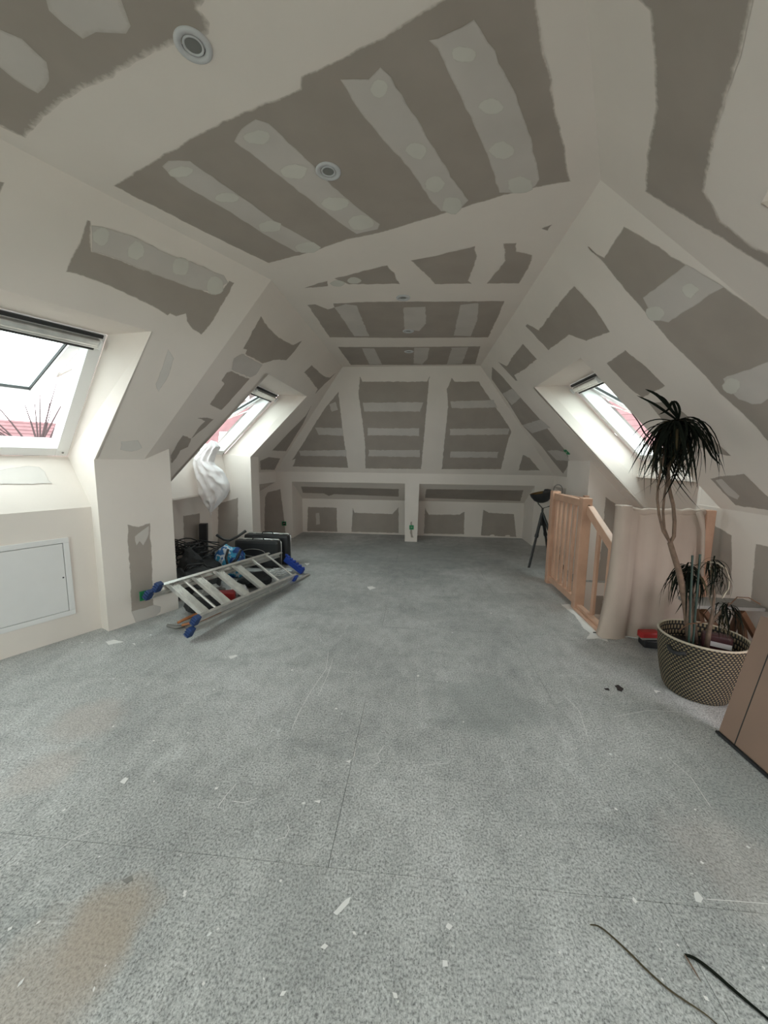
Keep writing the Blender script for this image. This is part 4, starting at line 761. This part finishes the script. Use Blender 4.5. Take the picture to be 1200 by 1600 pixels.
MB().tube([at(1109, 890, 2.2), at(1110, 878, 2.2), at(1122, 880, 2.19), at(1134, 888, 2.18), at(1140, 905, 2.18), at(1138, 920, 2.17), at(1128, 935, 2.17)], .004, 8).build('stem', M_pale, pl2, True, label='pale looping bare stem')
MB().tube([at(1140, 945, 2.16), at(1152, 933, 2.15), at(1170, 934, 2.14), at(1188, 944, 2.13)], .003, 6).build('stem', M_brown, pl2, True)
MB().tube([at(1060, 986, 2.1), at(1075, 975, 2.12), at(1105, 972, 2.16)], .003, 6).build('stem', M_brown, pl2, True)
crown(pl2, at(1113, 880, 2.2), 34, .62, seed=12, spread=1.4); crown(pl2, at(1134, 950, 2.16), 34, .68, seed=15, spread=1.6); crown(pl2, at(1128, 905, 2.18), 10, .5, seed=25, spread=1.6)
pl3 = thing('dracaena_plant', tuple(at(1085, 1005, 2.28)), 'short dracaena crown fanning out behind the green stakes', 'plant')
MB().tube([at(1088, 1005, 2.3), at(1084, 960, 2.3), at(1082, 920, 2.3), at(1078, 892, 2.3)], [.012, .009, .007, .005], 8).build('stem', M_stem, pl3, True)
crown(pl3, at(1076, 890, 2.3), 60, .9, seed=31, spread=1.3)
for (a, b, l) in (((1076, 1016), (1082, 868), 'dark green plant stake, left of the pair in the basket'), ((1082, 1014), (1094, 866), 'dark green plant stake leaning right in the basket')):
    tag(MB().tube([at(*a, 2.17), at(*b, 2.19)], .0055, 8).build('plant_stake', M_stake), l, 'stake')
# ------------------------------------------------------------------ right foreground
bp_ = thing('leaning_panel', (1.6, 1.4, 0), 'brown coated panel leaning at the right edge in front of the basket', 'panel')
a = fl(1122, 1145) + Z * .012; t_ = hit(1188, 962, a, V((0, 1, 0))); up_ = (t_ - a); e_ = V((fl(1200, 1214) - fl(1122, 1145)).to_tuple()).normalized()
nrm = e_.cross(up_).normalized();  nrm = nrm if nrm.dot(CP - a) > 0 else -nrm
ln = 1.25
MB().box(a + e_ * ln / 2 + up_ / 2 - nrm * .02, e_ * ln, up_, nrm * .04, .004).build('board', M_card, bp_)
MB().box(a + e_ * .095 + up_ / 2 + nrm * .0005, e_ * .004, up_ * .995, nrm * .002).build('strap', M_dark, bp_)
MB().box(a + e_ * ln / 2 - nrm * .01 - up_.normalized() * .006, e_ * ln, nrm * .045, up_.normalized() * .010).build('edge_tape', M_blackm, bp_)
wb_ = thing('trestle_bench', (1.9, 2.6, 0), 'low grey plank bench with brown struts behind the plants', 'bench')
MB().box((1.93, 2.545, .42), X * .40, Y * .17, Z * .022, .003).build('plank', M_grey, wb_)
for x_ in (1.83, 2.07): MB().bar((x_ - .06, 2.50, .405), (x_ + .06, 2.52, .0), .035, .03, Z, .002).build('leg', M_brown, wb_)
for x_ in (1.83, 2.07): MB().bar((x_ + .04, 2.60, .405), (x_ - .04, 2.62, .0), .035, .03, Z, .002).build('leg', M_brown, wb_)
MB().bar((1.78, 2.47, .40), (1.95, 2.49, .20), .03, .03, Z).build('strut', M_brown, wb_); MB().bar((2.0, 2.47, .40), (2.13, 2.49, .22), .03, .03, Z).build('strut', M_brown, wb_)
ch = thing('battery_charger', (1.60, 2.70, 0), 'black battery charger with a red tool battery on top beside the basket', 'charger')
b_ = fl(1015, 1012)
MB().box(b_ + V((.06, .03, .03)), V((.20, -.02, 0)), V((.01, .10, 0)), Z * .06, .012).build('charger_body', M_black, ch)
bt = MB().box(b_ + V((.0, .03, .088)), V((.12, -.01, .01)), V((.005, .075, 0)), Z * .05, .014).build('battery', M_red, ch, label='red battery')
MB().box(b_ + V((.0, .028, .068)), V((.115, -.01, .01)), V((.005, .08, 0)), Z * .014, .004).build('battery_base', M_grey, bt)
MB().tube([b_ + V((.15, .05, .02)), b_ + V((.22, .10, .006)), b_ + V((.05, .17, .006)), b_ + V((-.15, .19, .006)), b_ + V((-.3, .2, .006))], .004, 6).build('cable', M_black, ch, True)
for l, w_, m, lab in (([(922, 1445), (935, 1447), (955, 1462), (985, 1490), (1010, 1515), (1040, 1542), (1065, 1560), (1100, 1583), (1120, 1600), (1140, 1615)], .006, M_leafb, 'thin curved dry leaf on the floor, left of the two at the bottom right'),
                      ([(1070, 1492), (1085, 1497), (1110, 1515), (1150, 1550), (1200, 1592), (1230, 1620)], .011, M_leaf, 'broader dark green leaf on the floor, cut by the right corner')):
    lf = blade(None, [fl(u, v, .004) for u, v in l], w_, m, 'fallen_leaf', up=Z); tag(lf, lab, 'leaf')
    if m is M_leaf: blade(lf, [fl(1070, 1492, .006), fl(1080, 1508, .006), fl(1096, 1535, .005)], .005, M_stem, 'folded_tip', up=Z)
# ------------------------------------------------------------------ ladder
la = thing('aluminium_ladder', (-1.62, 2.52, 0), 'aluminium two-section ladder with dark blue feet lying tilted on the floor', 'ladder')
O_ = V((-1.59, 2.49, .110)); A_ = V((.225, .974, -.050)).normalized(); Bh = V((-.974, .225, 0)); B_ = (Bh * .86 + Z * .51); B_ = (B_ - A_ * B_.dot(A_)).normalized(); Nn = A_.cross(B_).normalized(); Nn = Nn if Nn.z > 0 else -Nn
LP = lambda a, b, c=0: O_ + A_ * a + B_ * b + Nn * c
WD = .40
def sec(a0, a1, c, w0, w1, rungs, nm):
    for b in (w0, w1):
        mb = MB(); mb.box(LP((a0 + a1) / 2, b, c), A_ * (a1 - a0), B_ * .004, Nn * .06); sg = 1 if b < .2 else -1
        mb.box(LP((a0 + a1) / 2, b + sg * .010, c + .028), A_ * (a1 - a0), B_ * .022, Nn * .005); mb.box(LP((a0 + a1) / 2, b + sg * .010, c - .028), A_ * (a1 - a0), B_ * .022, Nn * .005); mb.build('side_rail', M_alu, la)
    for a_, wide in rungs:
        if wide:
            mb = MB(); mb.box(LP(a_, (w0 + w1) / 2, c + .008), A_ * .075, B_ * (w1 - w0), Nn * .006)
            for k in range(-3, 4): mb.box(LP(a_ + k * .011, (w0 + w1) / 2, c + .0125), A_ * .003, B_ * (w1 - w0 - .02), Nn * .003)
            mb.box(LP(a_ - .036, (w0 + w1) / 2, c - .004), A_ * .004, B_ * (w1 - w0), Nn * .025); mb.build('tread', M_alu, la)
        else: MB().tube([LP(a_, w0, c + .012), LP(a_, w1, c + .012)], .010, 10).build('rung', M_alu, la)
sec(.03, 1.38, .04, 0, WD, [(.14, 1), (.38, 1), (.62, 1), (.86, 1), (.24, 0), (1.10, 0), (1.34, 0)], 'upper')
sec(.0, 1.70, -.035, -.02, WD + .02, [(.98, 0), (1.20, 0)], 'lower')
for (a_, b, c) in ((.03, 0, .045), (.03, WD, .045), (.0, -.02, -.035), (.0, WD + .02, -.035)):
    mb = MB(); mb.box(LP(a_ - .01, b, c), A_ * .05, B_ * .04, Nn * .075, .008)
    for k in (-1, 0, 1): mb.box(LP(a_ - .036, b, c + k * .022), A_ * .008, B_ * .042, Nn * .010)
    mb.build('rubber_foot', M_blue, la, label='dark blue ribbed rubber foot')
mb = MB(); mb.box(LP(1.37, 0, .03), A_ * .05, B_ * .045, Nn * .07, .008); mb.build('rubber_foot', M_blueb, la, label='blue end cap')
mb = MB(); mb.box(LP(1.70, .20, -.035), A_ * .06, B_ * .26, Nn * .06, .006)
for k in range(6): mb.box(LP(1.70, .09 + k * .044, .0), A_ * .05, B_ * .02, Nn * .018, .003)
mb.lathe([(.018, 0), (.018, .012), (0, .014)], LP(1.70, .34, -.0), 14, Nn); mb.build('end_bar', M_blueb, la, label='bright blue end bar')
# ------------------------------------------------------------------ tool clutter under the far left skylight
def case(o, w_, h_, d_, label):
    t = thing('tool_case', tuple(o), label, 'case'); o = V(o)
    b = MB().box(o + V((0, 0, h_ / 2)), X * w_, Y * d_, Z * h_, .035).build('shell', M_black, t, True); b.data.polygons.foreach_set('use_smooth', [False] * len(b.data.polygons))
    mb = MB(); r = .03; pts = [(-w_ / 2, 0), (-w_ / 2, h_ - r), (-w_ / 2 + r, h_), (w_ / 2 - r, h_), (w_ / 2, h_ - r), (w_ / 2, 0)]; pts = [o + V((p[0] * 1.01, d_ * .18, p[1] + .003)) for p in pts]; pts[0].z = .02; pts[-1].z = .02
    mb.tube(pts, .007, 8); mb.build('metal_trim', M_alu, t, True)
    MB().tube([o + V((-.07, 0, h_)), o + V((-.06, 0, h_ + .02)), o + V((.06, 0, h_ + .02)), o + V((.07, 0, h_))], .008, 8).build('handle', M_black, t, True)
    mb = MB(); [mb.box(o + V((x_, d_ * .1, h_ + .002)), X * .03, Y * .04, Z * .012, .003) for x_ in (-.17, .17)]; mb.build('latch', M_alu, t)
    return t
case((-1.90, 4.40, 0), .54, .335, .14, 'black tool case with aluminium trim, in front of its twin')
case((-1.85, 4.57, 0), .56, .375, .14, 'black tool case with handle, behind the other case against the pier')
MB().tube([V((-1.93 + .14 * math.cos(k * .35), 4.322, .19 + .045 * math.sin(k * .35))) for k in range(19)], .004, 6, False).build('cable_loop', M_grey, None, True, label='thin grey cable loop hanging on the front of the nearer tool case', cat='cable')
bx = thing('black_box', (-2.52, 4.28, 0), 'tall narrow black box standing upright by the alcove wall', 'box')
MB().box((-2.53, 4.30, .27), V((.085, .02, 0)), V((-.02, .07, 0)), V((.02, 0, .52)), .006).build('body', M_black, bx); MB().box((-2.545, 4.262, .28), V((.03, .007, 0)), V((-.001, .003, 0)), V((.02, 0, .50))).build('front_strip', M_blackm, bx)
MB().box((-2.60, 4.36, .16), V((.07, .02, 0)), V((-.02, .06, 0)), Z * .32, .004).build('grey_offcut', M_grey, None, label='short grey board offcut beside the black box', cat='board')
rnd = random.Random(11); cb = thing('cable_bundle', (-2.45, 4.0, 0), 'tangled heap of coiled black cables in the alcove', 'cables')
for g in range(14):
    c = V((-2.40 + rnd.uniform(-.10, .10), 3.92 + rnd.uniform(-.14, .12), .22 + rnd.uniform(-.05, .09))); rr = rnd.uniform(.07, .13); tx, ty = rnd.uniform(-.5, .5), rnd.uniform(-.5, .5)
    pts = [c + V((rr * math.cos(k * .5) * (1 + .1 * math.sin(k)), rr * math.sin(k * .5), tx * rr * math.cos(k * .5) + ty * rr * math.sin(k * .5) + .004 * k)) for k in range(26)]
    for p in pts: p.z = max(p.z, .02)
    MB().tube(pts, .0065, 6).build('cable', M_black, cb, True)
def lump(name, c, r, m, label, cat, seed, parent=None, sub=3, amp=.25):
    bm = bmesh.new(); bmesh.ops.create_icosphere(bm, subdivisions=sub, radius=1); c = V(c); r = V(r)
    for v in bm.verts:
        k = 1 + amp * noise.noise(v.co * 1.6 + V((seed, 0, 0))) + amp * .5 * noise.noise(v.co * 4 + V((0, seed, 0))); v.co = V((v.co.x * r.x * k, v.co.y * r.y * k, v.co.z * r.z * k)) + c
        v.co.z = max(v.co.z, .002)
    me = bpy.data.meshes.new(name); bm.to_mesh(me); bm.free(); me.materials.append(m); o = bpy.data.objects.new(name, me); COL.objects.link(o); tag(o, label, cat); return o
tb = lump('tool_bag', (-2.34, 3.90, .10), (.27, .26, .14), M_blackm, 'low black tool bag under the cable heap', 'bag', 3)
tb2 = lump('tool_bag', (-2.12, 3.50, .10), (.20, .26, .13), M_blackm, 'black tool bag beside the pier under the ladder', 'bag', 7)
MB().tube([(-2.25, 3.42, .18), (-2.2, 3.45, .27), (-2.08, 3.52, .27), (-2.03, 3.56, .18)], .010, 8).build('handle', M_black, tb2, True)
for k, (cx_, cy_, rx_, ry_, rz_, sd_) in enumerate(((-2.22, 3.30, .10, .08, .16, 71), (-2.28, 3.62, .12, .10, .22, 73))):
    lump('black_pouch', (cx_, cy_, rz_ * .75), (rx_, ry_, rz_), M_blackm, ('upright black pouch nearest the left pier behind the ladder', 'taller black pouch in front of the cable heap')[k], 'pouch', sd_)
mb = MB(); [mb.tube([V((-2.3 + .05 * k, 3.35 + .03 * k, .17)), V((-2.22 + .04 * k, 3.48 + .02 * k, .235 + .01 * (k % 2))), V((-2.1 + .03 * k, 3.62, .19))], .006, 6) for k in range(5)]; mb.build('strap', M_black, tb2, True)
lump('plaster_sack', (-2.24, 4.26, .11), (.17, .12, .15), M_beige, 'pale crumpled plaster sack left of the tool cases', 'sack', 5)
bgc = lump('plastic_bag', (-2.06, 3.98, .15), (.19, .10, .19), M_sheet, 'blue and white plastic bag leaning on the ladder', 'bag', 21, amp=.35)
def bag_mat():
    m = bpy.data.materials.new('printed_plastic_bag'); m.use_nodes = True; nt = m.node_tree; b = nt.nodes['Principled BSDF']; g = nt.nodes.new('ShaderNodeNewGeometry'); nz = nt.nodes.new('ShaderNodeTexNoise'); nz.inputs['Scale'].default_value = 9; nz.inputs['Detail'].default_value = 5
    r = nt.nodes.new('ShaderNodeValToRGB'); r.color_ramp.interpolation = 'CONSTANT'; e = r.color_ramp.elements; e[0].color = (.01, .05, .2, 1); e[1].position = .42; e[1].color = (.04, .3, .5, 1); k = e.new(.5); k.color = (.55, .6, .65, 1); k = e.new(.56); k.color = (.02, .12, .32, 1); k = e.new(.66); k.color = (.5, .5, .52, 1)
    nt.links.new(g.outputs['Position'], nz.inputs['Vector']); nt.links.new(nz.outputs['Fac'], r.inputs['Fac']); nt.links.new(r.outputs['Color'], b.inputs['Base Color']); b.inputs['Roughness'].default_value = .3; return m
bgc.data.materials[0] = bag_mat()
mx = thing('mixing_paddle', (-2.3, 4.0, .3), 'black T-shaped tool handle sticking out of the heap', 'tool')
MB().tube([(-2.42, 3.72, .12), (-2.06, 4.02, .40)], .011, 8).build('shaft', M_black, mx); MB().tube([(-2.20, 4.00, .46), (-2.12, 4.0, .41), (-2.06, 4.02, .40), (-1.98, 4.05, .44), (-1.90, 4.08, .50)], [.016, .013, .014, .013, .016], 8).build('cross_handle', M_black, mx, True)
MB().tube([(-2.0, 3.86, .34), (-2.02, 3.84, .25), (-1.98, 3.80, .18)], .014, 8).build('strap_handle', M_black, bgc, True); MB().tube([(-1.86, 3.86, .34), (-1.90, 3.84, .24), (-1.96, 3.80, .18)], .014, 8).build('strap_handle', M_black, bgc, True)
MB().box((-1.73, 3.28, .045), V((.14, .05, 0)), V((-.03, .09, 0)), Z * .085, .012).build('red_tool_box', M_red, None, label='small red ribbed box under the ladder', cat='box')
lump('black_pouch', (-1.80, 3.02, .055), (.14, .15, .06), M_blackm, 'black pouch under the near half of the ladder', 'pouch', 33); lump('black_pouch', (-1.66, 3.74, .06), (.16, .16, .07), M_blackm, 'black pouch under the far half of the ladder', 'pouch', 44)
lump('rag', (-1.70, 3.46, .04), (.08, .08, .05), M_sheet, 'crumpled white rag under the ladder treads', 'rag', 51, amp=.6)
lump('rag', (-1.92, 3.32, .06), (.12, .09, .07), M_grey, 'crumpled grey rag behind the black pouches', 'rag', 61, amp=.6)
wg = thing('wire_grille', (-1.6, 4.05, 0), 'grey wire grille lying under the far ladder end', 'grille')
mb = MB(); c0 = V((-1.68, 3.92, .05))
for k in range(6): mb.tube([c0 + V((k * .05, 0, 0)), c0 + V((k * .05 + .05, .26, 0))], .003, 6)
for k in range(5): mb.tube([c0 + V((k * .0125, k * .065, .001)), c0 + V((.25 + k * .0125, k * .065, .001))], .003, 6)
mb.build('wires', M_alu, wg)
lo_ = thing('loppers', (-1.85, 2.75, 0), 'pair of loppers with orange brown handles by the pier', 'loppers')
a = fl(262, 977, .01); MB().tube([a, fl(275, 980, .012), fl(288, 978, .014)], [.012, .016, .010], 8).build('blade', M_grey, lo_, True)
MB().tube([fl(284, 977, .03), fl(300, 973, .03), fl(325, 965, .03), fl(345, 958, .03)], [.009, .012, .013, .013], 8).build('handle', M_orange, lo_, True); MB().tube([fl(278, 973, .04), fl(292, 966, .045), fl(318, 955, .05), fl(335, 948, .05)], [.009, .012, .013, .013], 8).build('handle', M_orange, lo_, True)
# ------------------------------------------------------------------ white cloth hanging from the far left skylight
rows = [((330, 688), (338, 690)), ((322, 696), (345, 699)), ((312, 706), (337, 711)), ((303, 716), (334, 722)), ((304, 726), (337, 727)), ((306, 738), (348, 735)), ((308, 750), (354, 746)), ((311, 762), (359, 757)), ((313, 773), (359, 765)), ((318, 784), (354, 776)), ((324, 792), (344, 787)), ((328, 799), (331, 800))]
vs = []; nc_ = 40; YT = 4.0; NR = 55
for j in range(NR):
    f = j / (NR - 1) * (len(rows) - 1); k0 = min(int(f), len(rows) - 2); tt = f - k0
    L_ = at(*rows[k0][0], YT).lerp(at(*rows[k0 + 1][0], YT), tt); R_ = at(*rows[k0][1], YT).lerp(at(*rows[k0 + 1][1], YT), tt); v_ = j / (NR - 1); dep = .02 + .07 * math.sin(math.pi * v_) ** .8
    for k in range(nc_ * 2):
        th_ = math.pi * k / nc_; t = .5 - .5 * math.cos(th_); p = L_.lerp(R_, t)
        crs = (t - .75 * v_) * 9; fold = .010 * math.sin(crs * 2.2 + 2 * noise.noise(V((t * 2, v_ * 3, 1)))) + .016 * noise.noise(V((t * 4 - v_ * 2, v_ * 9, 2))) + .010 * noise.noise(V((t * 9, v_ * 16 + t * 6, 5)))
        rid = .014 * (1 - abs(noise.noise(V((t * 3 + v_ * 5, v_ * 6 - t * 3, 8)))) * 4) if v_ > .45 else 0
        vs.append(p + Y * (-dep * math.sin(th_) * (1 if k < nc_ else .7)) + Y * (-(fold + max(0, rid)) * (1 if k < nc_ else 0) * min(1, 4 * math.sin(th_)) * min(1, 8 * (1 - v_))))
m2 = nc_ * 2; fs = [(j * m2 + k, j * m2 + (k + 1) % m2, (j + 1) * m2 + (k + 1) % m2, (j + 1) * m2 + k) for j in range(NR - 1) for k in range(m2)]
hc = MB().add(vs, fs).build('hanging_cloth', M_sheet, None, True, label='white cloth bundle hanging out of the far left skylight', cat='cloth')
MB().tube([at(328, 797, YT), at(330, 803, YT), at(327, 808, YT)], [.008, .006, .001], 6).build('knotted_tip', M_sheet, hc, True)
# ------------------------------------------------------------------ outside
def house(name, c, yaw, w_, d_, h_, rh, label, m=M_render, rm=M_roof, chim=True):
    t = thing(name, c, label, 'house'); M = Matrix.Translation(c) @ Matrix.Rotation(yaw, 4, 'Z'); T = lambda *p: M @ V(p)
    mb = MB(); x, y = w_ / 2, d_ / 2; mb.add([T(-x, -y, 0), T(x, -y, 0), T(x, y, 0), T(-x, y, 0), T(-x, -y, h_), T(x, -y, h_), T(x, y, h_), T(-x, y, h_), T(-x, 0, h_ + rh), T(x, 0, h_ + rh)],
        [(0, 1, 5, 4), (3, 7, 6, 2), (0, 4, 8, 7, 3), (1, 2, 6, 9, 5)]); mb.build('wall', m, t)
    e = .3; mb = MB()
    for s in (-1, 1): solid(mb, [T(-x - e, s * (y + e), h_ - .25), T(x + e, s * (y + e), h_ - .25), T(x + e, 0, h_ + rh + .05), T(-x - e, 0, h_ + rh + .05)], M.to_3x3() @ V((0, s, 1)), .12)
    rf = mb.build('roof', rm, t); sl = V((0, -(y + e), -(rh + .3)))
    mb = MB()
    for k in range(1, 16):
        f = k / 16
        for s in (-1, 1): mb.bar(T(-x - e, s * (y + e) * f, h_ + rh + .17 - (rh + .3) * f), T(x + e, s * (y + e) * f, h_ + rh + .17 - (rh + .3) * f), .06, .05, Z)
    o = mb.build('tile_rows', rm, rf); o['kind'] = 'stuff'
    if chim:
        for cx in (-w_ * .25, w_ * .3):
            MB().box(T(cx, .2, h_ + rh + .35), M.to_3x3() @ (X * .9), M.to_3x3() @ (Y * .5), Z * 1.5).build('chimney', M_brick, rf)
            mb = MB(); [mb.lathe([(.10, 0), (.08, .3)], T(cx + dx, .2, h_ + rh + 1.1), 10) for dx in (-.25, 0, .25)]; mb.build('chimney_pot', M_roof, rf)
    for cx in (-w_ * .15, w_ * .12):
        for s in (-1, 1):
            f = .5; MB().box(T(cx, s * (y + e) * f, h_ + rh + .2 - (rh + .3) * f), M.to_3x3() @ (X * .9), M.to_3x3() @ (V((0, -s * (y + e), rh + .3)).normalized() * 1.1), M.to_3x3() @ (V((0, s * (rh + .3), y + e)).normalized() * .12)).build('roof_window', M_white, rf)
    return t
G = -6.0
house('terraced_house', (9.0, 15.8, G), R(-25), 12, 8, 6.2, 3.4, 'red-roofed house with chimneys seen through the right skylight')
house('brick_house', (-8.4, 16.0, G), R(15), 5.5, 5, 6.0, 3.6, 'pinkish red roofed house seen through the far left skylight')
house('brick_house', (-16.5, 10.8, G), R(60), 9, 6, 6.55, 1.9, 'low red roof seen along the bottom of the large left skylight', chim=False)
MB().box((0, 5, G - .1), X * 120, Y * 120, Z * .2).build('ground', mat('garden_ground', (.25, .25, .2), .95), None, label='dull ground around the houses outside', cat='ground', kind='structure')
MB().box((0, 6.6, G / 2 - 1.3), X * 4.2, Y * .05, Z * .05).build('dummy', M_render) if False else None
tp = at(62, 712, 7.5)
tr = thing('bare_tree', (tp.x, tp.y, G), 'leafless tree whose twigs show above the sill of the large left skylight', 'tree')
tk = MB(); tk.tube([(tp.x, tp.y, G), (tp.x + .05, tp.y, -2), (tp.x, tp.y, 1.5)], [.16, .12, .05], 10); tk.build('trunk', M_bark, tr); rnd = random.Random(4)
for i in range(26):
    a = rnd.uniform(-1.25, 1.1); L = rnd.uniform(.9, 1.8); b0_ = V((tp.x, tp.y, rnd.uniform(1.1, 1.5))); sd = V((.6, .8, 0)); d = (sd * math.sin(a) + Z * math.cos(a) * .8).normalized()
    MB().tube([b0_, b0_ + d * L * .5 + Z * .04, b0_ + d * L], [.022, .014, .006], 5).build('branch', M_bark, tr)
